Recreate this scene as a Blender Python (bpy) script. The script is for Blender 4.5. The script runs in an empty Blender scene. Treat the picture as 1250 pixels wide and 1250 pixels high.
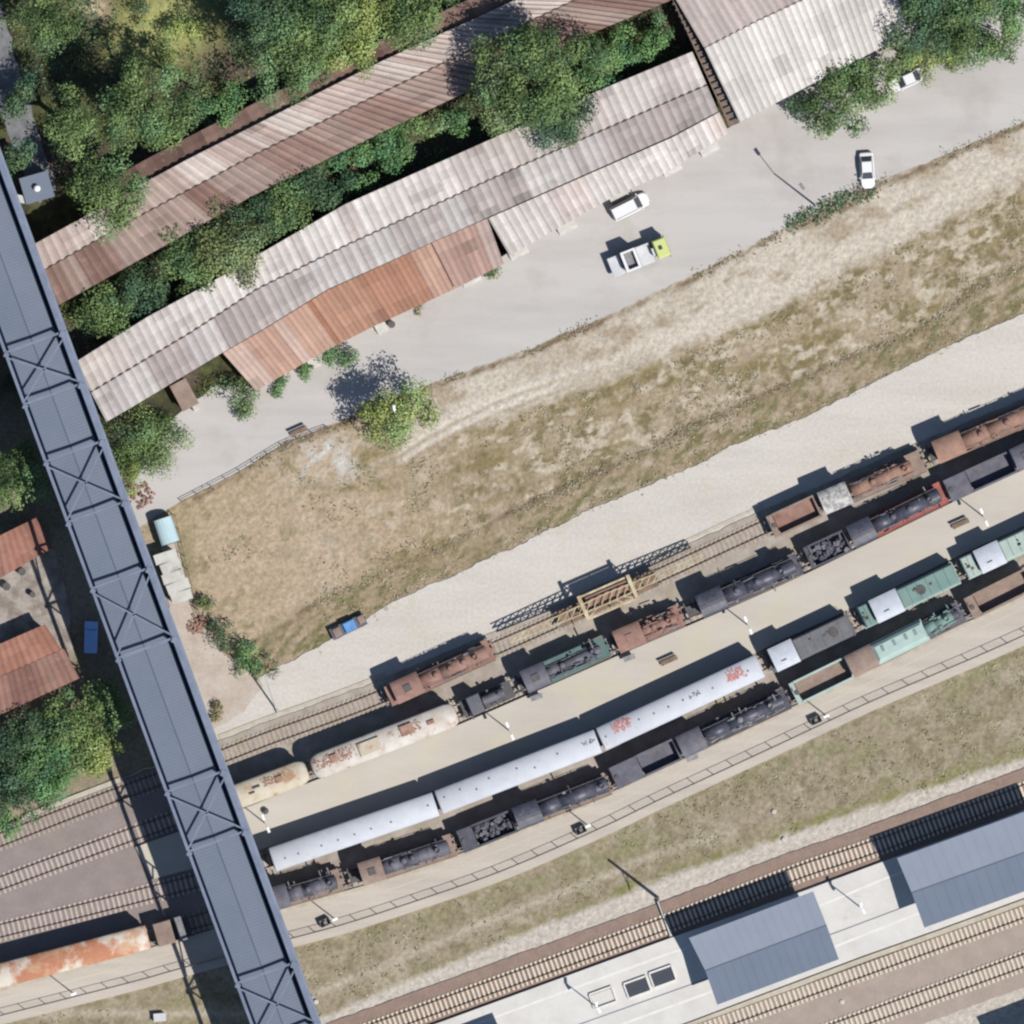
import bpy, math, random
import numpy as np
from mathutils import Vector, Matrix
R = math.radians
scene = bpy.context.scene
# ------------------------------------------------------------------ camera, light, exposure
SC = 0.1                                   # metres per photo pixel
def P(px, py, z=0.0): return Vector(((px-625)*SC, (625-py)*SC, z))
cam_d = bpy.data.cameras.new('camera'); cam = bpy.data.objects.new('camera', cam_d)
scene.collection.objects.link(cam)
cam_d.type = 'ORTHO'; cam_d.ortho_scale = 125.0; cam_d.clip_end = 2000; cam_d.clip_start = 1
cam.location = (0, 0, 400); scene.camera = cam
SUN_EL = 52.9; SUN_DIR = Vector((0.79, -0.61, 0)).normalized()   # towards the sun on the ground
world = bpy.data.worlds.new('World'); scene.world = world; world.use_nodes = True
wn = world.node_tree.nodes; wl = world.node_tree.links
sky = wn.new('ShaderNodeTexSky'); sky.sky_type = 'NISHITA'; sky.sun_disc = False
sky.sun_elevation = R(SUN_EL); sky.sun_rotation = math.atan2(SUN_DIR.x, SUN_DIR.y)
sky.air_density = 1.0; sky.dust_density = 0.3; sky.ozone_density = 2.5
bg = wn['Background']; bg.inputs['Strength'].default_value = 0.078
wl.new(sky.outputs['Color'], bg.inputs['Color'])
sun_d = bpy.data.lights.new('sun', 'SUN'); sun_d.energy = 5.0; sun_d.angle = R(0.5); sun_d.color = (1.0, 0.965, 0.905)
sun = bpy.data.objects.new('sun', sun_d); scene.collection.objects.link(sun)
sv = Vector((SUN_DIR.x*math.cos(R(SUN_EL)), SUN_DIR.y*math.cos(R(SUN_EL)), math.sin(R(SUN_EL))))
sun.rotation_euler = sv.to_track_quat('Z', 'Y').to_euler(); sun.location = sv*200
scene.view_settings.view_transform = 'Standard'; scene.view_settings.look = 'None'
scene.view_settings.exposure = 0.33; scene.view_settings.gamma = 1
scene.render.engine = 'CYCLES'; scene.cycles.pixel_filter_type = 'BLACKMAN_HARRIS'; scene.cycles.filter_width = 2.3   # soft optics
rnd = random.Random(7); nr = np.random.default_rng(11)
col = scene.collection
# ------------------------------------------------------------------ helpers
def lin(c): c /= 255.0; return c/12.92 if c <= .04045 else ((c+.055)/1.055)**2.4
def S(r, g, b, k=1.6): return (lin(r)/k, lin(g)/k, lin(b)/k, 1)
def mat(name, c1, c2=None, scale=1.0, lo=.35, hi=.65, detail=6, rough=.85, metal=0, bump=0, bscale=None,
        c3=None, s3=.2, lo3=.5, hi3=.7, attr=None, spec=.3, stretch=None, rot=0, fine=0, fscale=6):
    m = bpy.data.materials.new(name); m.use_nodes = True; nt = m.node_tree; N = nt.nodes; Lk = nt.links
    b = N['Principled BSDF']; b.inputs['Roughness'].default_value = rough; b.inputs['Metallic'].default_value = metal
    b.inputs['Specular IOR Level'].default_value = spec
    geo = N.new('ShaderNodeNewGeometry'); vec = geo.outputs['Position']
    base = vec
    if stretch:
        mp = N.new('ShaderNodeMapping'); mp.vector_type = 'POINT'
        mp.inputs['Rotation'].default_value = (0, 0, rot); mp.inputs['Scale'].default_value = stretch
        Lk.new(vec, mp.inputs['Vector']); vec = mp.outputs['Vector']
    def noise(sc, det, v=None):
        n = N.new('ShaderNodeTexNoise'); n.inputs['Scale'].default_value = sc; n.inputs['Detail'].default_value = det
        n.inputs['Roughness'].default_value = .62; Lk.new(v or vec, n.inputs['Vector']); return n.outputs['Fac']
    def rng(sock, a, c):
        r = N.new('ShaderNodeMapRange'); r.inputs[1].default_value = a; r.inputs[2].default_value = c; Lk.new(sock, r.inputs[0]); return r.outputs[0]
    def mix(f, a, c, mode='MIX'):
        x = N.new('ShaderNodeMix'); x.data_type = 'RGBA'; x.blend_type = mode
        if isinstance(f, float): x.inputs[0].default_value = f
        else: Lk.new(f, x.inputs[0])
        for k, v in ((6, a), (7, c)):
            if isinstance(v, tuple): x.inputs[k].default_value = v
            else: Lk.new(v, x.inputs[k])
        return x.outputs[2]
    cur = c1
    if attr:
        a = N.new('ShaderNodeAttribute'); a.attribute_name = attr; cur = a.outputs['Color']
    if c2: cur = mix(rng(noise(scale, detail), lo, hi), cur, c2)
    if c3: cur = mix(rng(noise(s3, 5, base), lo3, hi3), cur, c3)
    if fine:
        f = rng(noise(fscale, 4, base), .25, .75)
        r = N.new('ShaderNodeMapRange'); Lk.new(f, r.inputs[0]); r.inputs[3].default_value = 1-fine; r.inputs[4].default_value = 1+fine
        cc = N.new('ShaderNodeCombineColor')
        for k in range(3): Lk.new(r.outputs[0], cc.inputs[k])
        cur = mix(1.0, cur, cc.outputs[0], 'MULTIPLY')
    if isinstance(cur, tuple): b.inputs['Base Color'].default_value = cur
    else: Lk.new(cur, b.inputs['Base Color'])
    if bump:
        bp = N.new('ShaderNodeBump'); bp.inputs['Distance'].default_value = bump; bp.inputs['Strength'].default_value = 1
        Lk.new(noise(bscale or scale*3, 5, base), bp.inputs['Height']); Lk.new(bp.outputs['Normal'], b.inputs['Normal'])
    return m
class MB:
    def __init__(s): s.v = []; s.f = []; s.c = []
    def poly(s, pts, c=None):
        i = len(s.v); s.v += [tuple(p) for p in pts]; s.f.append(tuple(range(i, i+len(pts)))); s.c.append(c)
    def box(s, c, d, rz=0, ry=0, ch=0, rx=0):
        m = Matrix.Translation(c) @ Matrix.Rotation(rz, 4, 'Z') @ Matrix.Rotation(ry, 4, 'Y') @ Matrix.Rotation(rx, 4, 'X')
        x, y, z = d[0]/2, d[1]/2, d[2]/2; q = min(ch, x*.9, y*.9) if ch else 0
        lo_ = [(-x,-y,-z),(x,-y,-z),(x,y,-z),(-x,y,-z)]
        i = len(s.v)
        if q:
            mid = [(-x,-y,z-q),(x,-y,z-q),(x,y,z-q),(-x,y,z-q)]; top = [(-x+q,-y+q,z),(x-q,-y+q,z),(x-q,y-q,z),(-x+q,y-q,z)]
            rings = [lo_, mid, top]
        else: rings = [lo_, [(a,b_,z) for a,b_,_ in lo_]]
        for r in rings: s.v += [tuple(m @ Vector(p)) for p in r]
        n = len(rings)
        s.f.append((i+3,i+2,i+1,i)); s.c.append(None)
        for k in range(n-1):
            for j in range(4):
                s.f.append((i+k*4+j, i+k*4+(j+1)%4, i+(k+1)*4+(j+1)%4, i+(k+1)*4+j)); s.c.append(None)
        t = i+(n-1)*4; s.f.append((t,t+1,t+2,t+3)); s.c.append(None); return s
    def cyl(s, a, b, r0, r1=None, n=12, cap=True):
        a = Vector(a); b = Vector(b); r1 = r0 if r1 is None else r1; d = (b-a).normalized()
        u = d.orthogonal().normalized(); w = d.cross(u); i = len(s.v)
        for p, r in ((a, r0), (b, r1)):
            for k in range(n):
                t = 2*math.pi*k/n; s.v.append(tuple(p+u*math.cos(t)*r+w*math.sin(t)*r))
        for k in range(n):
            s.f.append((i+k, i+(k+1)%n, i+n+(k+1)%n, i+n+k)); s.c.append(None)
        if cap: s.f.append(tuple(range(i+n-1, i-1, -1))); s.f.append(tuple(range(i+n, i+2*n))); s.c += [None, None]
        return s
    def loft(s, rings, cap=True):
        i = len(s.v); n = len(rings[0])
        for r in rings: s.v += [tuple(p) for p in r]
        for k in range(len(rings)-1):
            for j in range(n):
                s.f.append((i+k*n+j, i+k*n+(j+1)%n, i+(k+1)*n+(j+1)%n, i+(k+1)*n+j)); s.c.append(None)
        if cap:
            s.f.append(tuple(range(i+n-1, i-1, -1))); t = i+(len(rings)-1)*n; s.f.append(tuple(range(t, t+n))); s.c += [None, None]
        return s
    def dome(s, c, r, h, n=12, m=4):
        c = Vector(c)
        rings = [[c+Vector((math.cos(2*math.pi*k/n)*r*math.cos(a), math.sin(2*math.pi*k/n)*r*math.cos(a), h*math.sin(a))) for k in range(n)] for a in [j*math.pi/2/m*.97 for j in range(m+1)]]
        return s.loft(rings)
    def build(s, name, m, parent=None, smooth=False):
        me = bpy.data.meshes.new(name); me.from_pydata(s.v, [], s.f)
        if any(x is not None for x in s.c):
            at = me.color_attributes.new('tint', 'FLOAT_COLOR', 'CORNER'); k = 0
            for f, cc in zip(s.f, s.c):
                for _ in f: at.data[k].color = cc or (1,1,1,1); k += 1
        if m: me.materials.append(m)
        if smooth:
            for p in me.polygons: p.use_smooth = True
        me.validate(); me.update()
        o = bpy.data.objects.new(name, me); col.objects.link(o)
        if parent: o.parent = parent
        return o
def tag(o, label=None, cat=None, group=None, kind=None):
    for k, v in (('label', label), ('category', cat), ('group', group), ('kind', kind)):
        if v: o[k] = v
    return o
def empty(name, loc, rz, label, cat, group=None, kind=None):
    o = bpy.data.objects.new(name, None); col.objects.link(o); o.location = loc; o.rotation_euler = (0, 0, rz)
    o.empty_display_size = .3; return tag(o, label, cat, group, kind)
def share(src, parent, name, loc=(0,0,0), rz=0):
    o = src.copy(); o.name = name; o.parent = parent; o.location = loc; o.rotation_euler = (0,0,rz); col.objects.link(o); return o
def cr(pts, step=8):
    out = []; p = [pts[0]]+list(pts)+[pts[-1]]
    for i in range(1, len(p)-2):
        a, b, c, d = [np.array(q, float) for q in p[i-1:i+3]]; n = max(2, int(np.linalg.norm(c-b)/step))
        for k in range(n):
            t = k/n; out.append(.5*((2*b)+(c-a)*t+(2*a-5*b+4*c-d)*t*t+(3*b-a-3*c+d)*t**3))
    out.append(np.array(pts[-1], float)); return np.array(out)
def resample(pl, n=None, step=None):
    pl = np.array(pl, float); seg = np.hypot(*np.diff(pl, axis=0).T); s = np.concatenate([[0], np.cumsum(seg)])
    if n is None: n = max(2, int(round(s[-1]/step))+1)
    t = np.linspace(0, s[-1], n); return np.stack([np.interp(t, s, pl[:,0]), np.interp(t, s, pl[:,1])], 1)
def offs(pl, d):                        # + is right of travel in the picture (south-east for west-to-east lines)
    pl = np.array(pl, float); t = np.gradient(pl, axis=0); t /= np.linalg.norm(t, axis=1)[:,None]
    return pl + np.stack([-t[:,1], t[:,0]], 1)*d
def vn(X, Y, sc, seed):
    g = np.random.default_rng(seed).random((257, 257)); x = np.abs(X/sc+64.3) % 256; y = np.abs(Y/sc+71.7) % 256
    xi = x.astype(int); yi = y.astype(int); fx = x-xi; fy = y-yi; fx = fx*fx*(3-2*fx); fy = fy*fy*(3-2*fy)
    return (g[yi,xi]*(1-fx)+g[yi,xi+1]*fx)*(1-fy)+(g[yi+1,xi]*(1-fx)+g[yi+1,xi+1]*fx)*fy
def fbm(X, Y, sc, seed, o=4):
    r = 0; a = 1; t = 0
    for k in range(o): r = r+a*vn(X, Y, sc/2**k, seed+k*17); t += a; a *= .55
    return r/t
def sheet(name, pts, m, z, jit=0, kind='structure', thick=0, parent=None, seed=1):
    pl = np.array(pts+[pts[0]], float)
    if jit:
        pl = resample(pl, step=2.5)
        for k, (x, y) in enumerate(pl):
            pl[k] += jit*np.array([fbm(np.array([x]), np.array([y]), 14, seed, 3)[0]-.5, fbm(np.array([x]), np.array([y]), 14, seed+50, 3)[0]-.5])*2+jit*.22*np.array([vn(np.array([x]),np.array([y]),3.1,7)[0]-.5, vn(np.array([x]),np.array([y]),3.1,8)[0]-.5])*2
        pl[-1] = pl[0]
    q = pl[:-1]; b = MB(); top = [P(x, y, z) for x, y in q]; b.poly(top)
    if thick:
        n = len(q); i = len(b.v); b.v += [tuple(P(x, y, z-thick)) for x, y in q]
        for k in range(n): b.f.append((k, i+k, i+(k+1)%n, (k+1)%n)); b.c.append(None)
    o = b.build(name, m, parent)
    me = o.data
    if me.polygons[0].normal.z < 0: me.flip_normals()
    if kind: o['kind'] = kind
    return o
# ------------------------------------------------------------------ materials
M = {}
M['ground'] = mat('ground', None, attr='tint', fine=.30, fscale=1.9, bump=.12, bscale=3.2, rough=.95, spec=.1)
M['ground'].node_tree.nodes['Principled BSDF'].inputs['Base Color'].default_value = (.3,.26,.2,1)
M['yard'] = mat('worn_asphalt', S(203,198,194), S(188,183,179), .22, .42, .72, rough=.9, c3=S(186,179,173), s3=.1, lo3=.52, hi3=.72, fine=.04, fscale=4, stretch=(.18,1,1), rot=R(-27), bump=.01, bscale=8, spec=.2)
M['gravel'] = mat('pale_gravel', S(214,207,199), S(204,197,189), .3, .4, .7, rough=.95, c3=S(204,198,180), s3=.22, lo3=.55, hi3=.75, fine=.12, fscale=2.6, stretch=(.2,1,1), rot=R(-24), bump=.025, bscale=7, spec=.1)
M['dirt'] = mat('dirt', S(206,193,183), S(184,170,155), .5, .35, .7, rough=.95, fine=.1, fscale=3.5, bump=.04, spec=.1)
M['plat1'] = mat('sandy_concrete', S(206,199,189), S(196,187,177), .3, .4, .7, rough=.9, c3=S(206,198,176), s3=.12, fine=.03, fscale=4, spec=.2, stretch=(.25,1,1), rot=R(-22))
M['walk'] = mat('walk_concrete', S(206,196,184), S(190,180,170), .5, .35, .7, rough=.9, fine=.06, fscale=3, spec=.2, stretch=(.12,1.6,1), rot=R(-21))
M['plat2'] = mat('white_concrete', S(224,221,216), S(211,207,202), .3, .4, .7, rough=.85, c3=S(204,199,193), s3=.9, lo3=.62, hi3=.75, fine=.025, fscale=3, spec=.25)
M['line'] = mat('bright_strip', S(240,238,232), S(228,225,220), 1, rough=.8)
M['ballast_brown'] = mat('brown_ballast', S(162,140,128), S(144,124,114), .8, .3, .7, rough=.95, fine=.16, fscale=5, bump=.02, bscale=6, spec=.1)
M['ballast_grey'] = mat('grey_ballast', S(160,147,144), S(146,135,131), .4, .3, .7, rough=.95, c3=S(158,150,130), s3=.12, lo3=.55, hi3=.75, fine=.1, fscale=5, bump=.02, bscale=6, spec=.1)
M['ballast_tan'] = mat('tan_ballast', S(180,166,154), S(166,151,142), .5, .3, .7, rough=.95, fine=.1, fscale=5, bump=.02, bscale=6, spec=.1)
M['ballast_yard'] = mat('weedy_ballast', S(188,178,168), S(160,149,138), .5, .35, .65, rough=.95, c3=S(172,166,132), s3=.25, lo3=.55, hi3=.75, fine=.13, fscale=4, bump=.03, bscale=6, spec=.1)
M['sleeper'] = mat('concrete_sleeper', S(232,220,202), S(214,202,186), 2, rough=.9, fine=.06)
M['sleeper_dull'] = mat('dusty_sleeper', S(206,192,184), S(188,174,166), 2, rough=.9, fine=.1)
M['sleeper_wood'] = mat('old_sleeper', S(190,176,164), S(166,152,140), 2, rough=.9, fine=.1)
M['rail'] = mat('rusty_rail', S(116,94,80), S(92,74,64), 2, rough=.6, metal=.3)
M['kerb'] = mat('kerb_stone', S(204,196,180), S(186,176,160), 1, rough=.9, fine=.08)
M['bridge'] = mat('blue_grey_sheet', S(118,128,145), S(110,121,139), .15, .3, .7, rough=.5, metal=.0, spec=.4, fine=.03, fscale=.8)
M['bridge_steel'] = mat('blue_grey_steel', S(128,139,160), S(112,123,144), .6, rough=.5, spec=.4)
M['bridge_seam'] = mat('seam', S(92,102,122), rough=.6)
M['concrete'] = mat('concrete', S(190,188,184), S(172,168,162), .7, rough=.9, fine=.06)
M['canopy'] = mat('slate_blue_sheet', S(128,139,156), S(121,132,150), .25, .3, .7, rough=.45, spec=.45)
M['canopy_dark'] = mat('gutter', S(96,106,126), rough=.6)
M['asb1'] = mat('weathered_sheet_pink', None, attr='tint', c2=S(172,156,148), scale=.9, lo=.58, hi=.9, rough=.9, fine=.10, fscale=2.2, spec=.15)
M['wall'] = mat('old_wall', S(176,166,152), S(150,138,124), .6, rough=.9)
M['rust_flat'] = mat('brown_roofing', S(128,102,92), S(108,88,82), .4, rough=.9, fine=.12)
M['leaf'] = mat('leaf', None, attr='tint', rough=.6, spec=.25)
_b = M['leaf'].node_tree; _p = _b.nodes['Principled BSDF']
_p.inputs['Transmission Weight'].default_value = 0
M['bark'] = mat('bark', (.12,.09,.06,1), (.07,.05,.035,1), 3, rough=.9)
M['white'] = mat('white_paint', S(236,236,236,1.5), rough=.35, spec=.5)
M['offwhite'] = mat('offwhite_paint', S(222,222,224), S(205,206,210), .8, rough=.5, spec=.4)
M['glass'] = mat('dark_glass', (.05,.055,.065,1), rough=.12, spec=.6)
M['tyre'] = mat('tyre', (.03,.03,.03,1), rough=.9)
M['lime'] = mat('lime_paint', S(214,222,140), rough=.4, spec=.5)
M['dark'] = mat('dark_metal', (.045,.045,.05,1), (.08,.07,.065,1), 1.5, rough=.6, spec=.4)
M['lampgrey'] = mat('galvanised_pole', S(205,205,205), rough=.5, metal=.2)
M['lampwhite'] = mat('lamp_shell', S(245,245,242,1.45), rough=.4)
M['black'] = mat('black_paint', S(66,68,82), S(86,86,98), .9, .35, .7, rough=.62, spec=.4, c3=S(112,102,100), s3=1.1, lo3=.5, hi3=.75, fine=.15)
M['blackblue'] = mat('blueblack_paint', S(60,62,78), S(88,89,102), 1.2, .35, .7, rough=.5, spec=.5, c3=S(120,114,116), s3=1.3, lo3=.55, hi3=.75, fine=.15)
M['greyblack'] = mat('grey_weathered', S(112,112,124), S(90,88,98), .9, .35, .7, rough=.6, c3=S(132,120,114), s3=.6, lo3=.55, hi3=.8)
M['rust'] = mat('rust', S(164,130,120), S(134,102,92), .9, .35, .7, rough=.9, c3=S(176,140,124), s3=.5, lo3=.5, hi3=.8, fine=.12, fscale=3)
M['rust_orange'] = mat('rust_orange', S(168,134,118), S(140,108,96), .8, .35, .7, rough=.9, c3=S(186,148,128), s3=.5, lo3=.5, hi3=.8, fine=.12, fscale=3)
M['tan_rust'] = mat('tan_rust', S(164,144,132), S(140,120,110), .8, .35, .7, rough=.9, fine=.1, fscale=3)
M['red'] = mat('red_paint', S(182,104,94), S(140,84,78), 1, .35, .7, rough=.6)
M['green'] = mat('green_paint', S(98,126,124), S(82,106,106), .6, .35, .7, rough=.55, c3=S(110,126,120), s3=.5, lo3=.55, hi3=.8)
M['green_teal'] = mat('teal_paint', S(130,158,152), S(114,144,138), .6, .35, .7, rough=.7, c3=S(140,158,150), s3=.4, lo3=.5, hi3=.8)
M['green_pale'] = mat('pale_green_paint', S(182,197,189), S(166,184,176), .6, .35, .7, rough=.6)
M['mint'] = mat('mint_paint', S(182,203,197), S(164,188,182), .8, .4, .75, rough=.6)
M['grey'] = mat('grey_hood', S(122,122,126), S(104,104,108), .8, .35, .7, rough=.7, fine=.06)
M['cabroof'] = mat('pale_cab_roof', S(206,210,220), S(190,196,206), 1.2, rough=.5)
M['silver'] = mat('flaking_silver', S(204,202,198), S(146,142,140), 1.8, .42, .6, rough=.6)
M['coach'] = mat('white_coach_roof', S(208,211,218), S(198,201,210), .5, rough=.7, c3=S(184,186,194), s3=.8, lo3=.58, hi3=.8, fine=.02, fscale=3)
M['coach_side'] = mat('coach_side', S(120,60,50), S(90,50,44), .8, rough=.5)
M['cream'] = mat('cream_rust_roof', S(218,212,204), S(202,190,178), .45, .4, .6, rough=.7, c3=S(176,140,122), s3=.42, lo3=.6, hi3=.7, fine=.06, fscale=3)
M['cream2'] = mat('cream_roof', S(210,202,184), S(196,178,154), .6, .4, .65, rough=.7, c3=S(176,140,112), s3=.6, lo3=.57, hi3=.66, fine=.06)
M['rustwhite'] = mat('white_rusted_roof', S(224,214,200), S(190,130,100), .28, .4, .52, rough=.8, c3=S(206,166,136), s3=.5, lo3=.5, hi3=.62, fine=.08, fscale=2.5)
M['coal'] = mat('coal', (.03,.03,.035,1), (.09,.09,.1,1), 2.5, rough=.8, bump=.1, bscale=3)
M['steelgrey'] = mat('grey_steel', S(150,150,152), S(120,118,120), 1.5, rough=.6)
M['yellow'] = mat('yellow_steel', S(216,206,172), S(188,162,130), 1, .4, .6, rough=.7)
M['skyblue'] = mat('light_blue_tarp', S(196,222,228), S(186,212,220), .8, rough=.7)
M['blue'] = mat('blue_paint', (.28,.45,.78,1), (.24,.40,.70,1), 1, rough=.6)
M['blue2'] = mat('blue_tarp', S(110,170,225), S(90,140,200), 1, rough=.6)
M['patch'] = mat('red_peeling', S(208,148,142), S(196,124,116), 2, rough=.8)
M['patch_rust'] = mat('rust_stain', S(150,112,98), S(186,150,130), 1.6, rough=.9)
M['slab'] = mat('pale_slab', S(216,214,208), S(196,192,184), .7, rough=.85, c3=S(170,164,156), s3=.5, lo3=.6, hi3=.75)
M['dark_wood'] = mat('dark_wood', S(104,90,82), S(84,72,68), 1.5, rough=.9)
M['court'] = mat('courtyard_soil', S(176,168,160), S(140,130,122), .5, .4, .6, rough=.95, fine=.15, fscale=3)
M['wood'] = mat('weathered_wood', S(150,128,110), S(120,102,88), 1.5, rough=.9)
# ------------------------------------------------------------------ curves (photo pixels, west to east)
T1 = cr([(-60,1050),(0,1026),(144,970),(265,926),(330,901),(450,857),(600,794),(691,754),(800,705),(933,644),(1030,602),(1120,562),(1250,508),(1310,480)])
T2 = cr([(-60,1101),(0,1079),(160,1019.5),(290,973),(330,957),(400,930),(470,902),(550,872),(650,829),(760,781),(868,735),(965,692),(1056,648),(1169,593),(1250,556),(1310,528)])
T3 = cr([(-60,1152),(0,1137),(166,1095),(333,1049),(532,981),(730,904),(928,812),(959,797),(1032,764),(1084,739),(1156,703),(1192,686),(1250,660),(1310,632)])
T4 = cr([(-60,1207),(0,1191),(177,1143.6),(345,1094),(457,1062),(524,1040),(574,1022),(645,994),(712,966),(761,944),(806,922),(841,905),(908,875),(950,855),(1007,828),(1081,793),(1151,757),(1214,728),(1250,710),(1310,680)])
L1 = cr([(330,1303),(560,1220),(810,1129),(968,1068),(1062,1036),(1235,972),(1310,944)])
L2 = cr([(800,1277),(1050,1186),(1250,1113),(1310,1091)])
L3 = cr([(900,1300),(1050,1246),(1250,1173),(1310,1151)])
FEN = cr([(-20,1246),(0,1240),(165,1198),(211,1185),(351,1147),(428,1126),(532,1092),(606,1066),(680,1035),(755,1001),(804,977),(951,909),(1060,858),(1149,820),(1196,800),(1250,776),(1290,758)])
yardb = [(150,655),(220,612),(290,577),(350,538),(400,520),(500,478),(560,455),(640,428),(740,385),(840,338),(975,270),(1030,250),(1075,220),(1150,190),(1270,140)]
gravt = [(300,835),(370,800),(400,783),(480,735),(620,672),(700,632),(860,562),(890,545),(975,512),(1090,455),(1150,426),(1290,365)]
lightb = [(480,560),(500,552),(560,528),(640,498),(740,466),(860,415),(960,370),(1050,320),(1150,270),(1290,200)]
ridge = [(300,790),(400,731),(541,669),(635,622),(736,575),(820,534),(960,470),(1113,407),(1207,346),(1290,310)]
pathl = [(330,1275),(560,1178),(800,1082),(1052,994),(1250,930),(1300,912)]
l1top = [(330,1270),(380,1252),(560,1193),(800,1095),(1052,1009),(1250,938.6),(1310,917)]
# ------------------------------------------------------------------ ground
def ground():
    a = np.arange(-66, 66.01, .22); ext = np.array([72, 90, 140, 300, 900.])
    xs = np.concatenate([-ext[::-1], a, ext]); X, Y = np.meshgrid(xs, xs); px = X/SC+625; py = 625-Y/SC
    n1 = fbm(px, py, 60, 1, 5); n2 = fbm(px, py, 16, 2, 4); n3 = fbm(px+py*.4, (py-px*-.4)*1.0, 9, 3, 3); n4 = fbm(px, py, 130, 4, 3)
    # streaky noise running along the field
    u = px*.92-py*.39; v = px*.39+py*.92; st = fbm(u, v*3.2, 70, 8, 4)
    def C(*c): return np.array(S(*c)[:3])
    def mixc(A, B, f): f = np.clip(f, 0, 1)[...,None]; return A*(1-f)+B*f
    def sm(x, w): return np.clip(.5+x/w, 0, 1)
    wob = (n2-.5)*26
    tan_ = np.broadcast_to(C(170,154,129), px.shape+(3,)).copy()
    c = mixc(tan_, C(181,165,143), (n1-.46)*4)
    c = mixc(c, C(146,132,96), (st-.5)*5*(.4+.6*sm(px-430+ (n4-.5)*200, 500)))
    c = mixc(c, C(134,122,90), (fbm(px,py,17,21,5)-.52)*9*sm(px-600, 300))
    c = mixc(c, C(198,186,166), (fbm(u,v*1.6,15,31,5)-.56)*9*(.35+.65*sm(px-600,300)))
    c = mixc(c, C(190,177,156), (.045-np.abs(fbm(px,py,22,33,4)-.5))*22*sm(px-700,300)*.8)
    c = mixc(c, C(198,176,152), .5*sm(230-np.abs(px-330)-np.abs(py-640),150)*(n2>.4))
    yb = np.interp(px, *zip(*yardb)); gt = np.interp(px, *zip(*gravt)); lb = np.interp(px, *zip(*lightb)); rg = np.interp(px, *zip(*ridge))
    # pale sandy strip under the yard edge
    m = sm(lb-py+wob, 14)*sm(px-485+wob, 30)
    sand = mixc(np.broadcast_to(C(206,196,181), c.shape), C(190,178,161), (n1-.45)*4)
    sand = mixc(sand, C(176,161,140), (fbm(u, v*1.6, 24, 77, 5)-.53)*6*sm(lb-22-py,20))
    c = mixc(c, sand, m)
    core = np.exp(-((py-(lb-24)+wob*.5)/9)**2)*sm(px-490, 20); c = mixc(c, C(213,203,188), core*.75)
    for ofs in (0, 13):
        wy = np.interp(px, [488,520,560,600,650,700], [552+ofs,530+ofs,508+ofs,488+ofs,470+ofs,452+ofs]); ww = sm(px-488,12)*sm(690-px,40)
        c = mixc(c, C(218,210,197), np.exp(-((py-wy+wob*.12)/4.0)**2)*.75*ww); c = mixc(c, C(170,152,130), np.exp(-((py-wy-6.5+wob*.12)/2.6)**2)*.6*ww)
    # whitish scraped patch
    c = mixc(c, C(206,202,196), np.exp(-(((px-400)/45)**2+((py-560)/22)**2))*(n3-.35)*4)
    # dark ridge of dead weeds, and the strip under it
    c = mixc(c, C(116,100,78), np.exp(-((py-rg+wob*.3)/5.5)**2)*(n2*1.5-.1)*.9)
    low = sm(py-rg, 10)*sm(gt-py, 10); c = mixc(c, C(160,142,118), low*.5)
    c = mixc(c, C(128,122,88), low*(n3-.45)*4)
    # weeds along the yard edge
    c = mixc(c, C(130,112,90), np.exp(-((py-yb-5+wob*.25)/5)**2)*(n3*2-.35)*sm(px-230,20))
    c = mixc(c, C(134,128,92), np.exp(-(((px-225)/13)**2+((py-690)/60)**2))*.7)
    # green belt: trees, north-west; their shade painted into the dark ground
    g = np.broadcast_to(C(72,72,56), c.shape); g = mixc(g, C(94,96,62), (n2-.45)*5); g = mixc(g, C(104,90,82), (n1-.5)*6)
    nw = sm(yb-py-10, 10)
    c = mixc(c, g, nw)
    c = mixc(c, C(172,172,112), np.exp(-(((px-200)/65)**2+((py-30)/45)**2))*1.2)
    c = mixc(c, C(206,182,160), np.exp(-(((px-112)/18)**2+((py-10)/16)**2))*1.2)
    # south-west corner and lower lawn
    f = np.interp(px, FEN[:,0], FEN[:,1])+11
    lawn = np.broadcast_to(C(161,149,127), c.shape); lawn = mixc(lawn, C(150,142,112), (st-.47)*4); lawn = mixc(lawn, C(144,132,108), (fbm(px,py,12,23,4)-.52)*6)
    lawn = mixc(lawn, C(140,142,104), (n2-.48)*2.5*np.exp(-((py-f-16)/16)**2)*sm(px-500,300))
    lawn = mixc(lawn, C(176,165,144), (fbm(px,py,20,91,4)-.6)*5)
    c = mixc(c, lawn, sm(py-f, 6))
    pl = np.interp(px, *zip(*pathl))-4; c = mixc(c, C(202,193,182), sm(py-pl+wob*.2+3, 8))
    pl2 = pl-34; c = mixc(c, C(196,184,168), np.exp(-((py-pl2)/6)**2)*.6*sm(860-px, 200))
    c = mixc(c, C(140,136,92), np.exp(-((py-pl+8+wob*.3)/6)**2)*(n3-.35)*3*sm(px-640,60))
    left = sm(170-px, 40)*sm(py-500, 60)*sm(1000-py, 40); c = mixc(c, C(150,140,122), left*.8)
    c = np.clip(c, 0, 1)
    H = -.09+(fbm(px, py, 7, 41, 3)-.5)*.16; H = np.minimum(H, -.012); H[np.abs(X)>66] = -.05; H[np.abs(Y)>66] = -.05
    n = len(xs); me = bpy.data.meshes.new('ground'); me.vertices.add(n*n)
    me.vertices.foreach_set('co', np.stack([X, Y, H], -1).astype(np.float32).ravel())
    idx = np.arange(n*n).reshape(n, n); q = np.stack([idx[:-1,:-1], idx[:-1,1:], idx[1:,1:], idx[1:,:-1]], -1).reshape(-1, 4)
    me.loops.add(q.size); me.loops.foreach_set('vertex_index', q.ravel().astype(np.int32))
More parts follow.
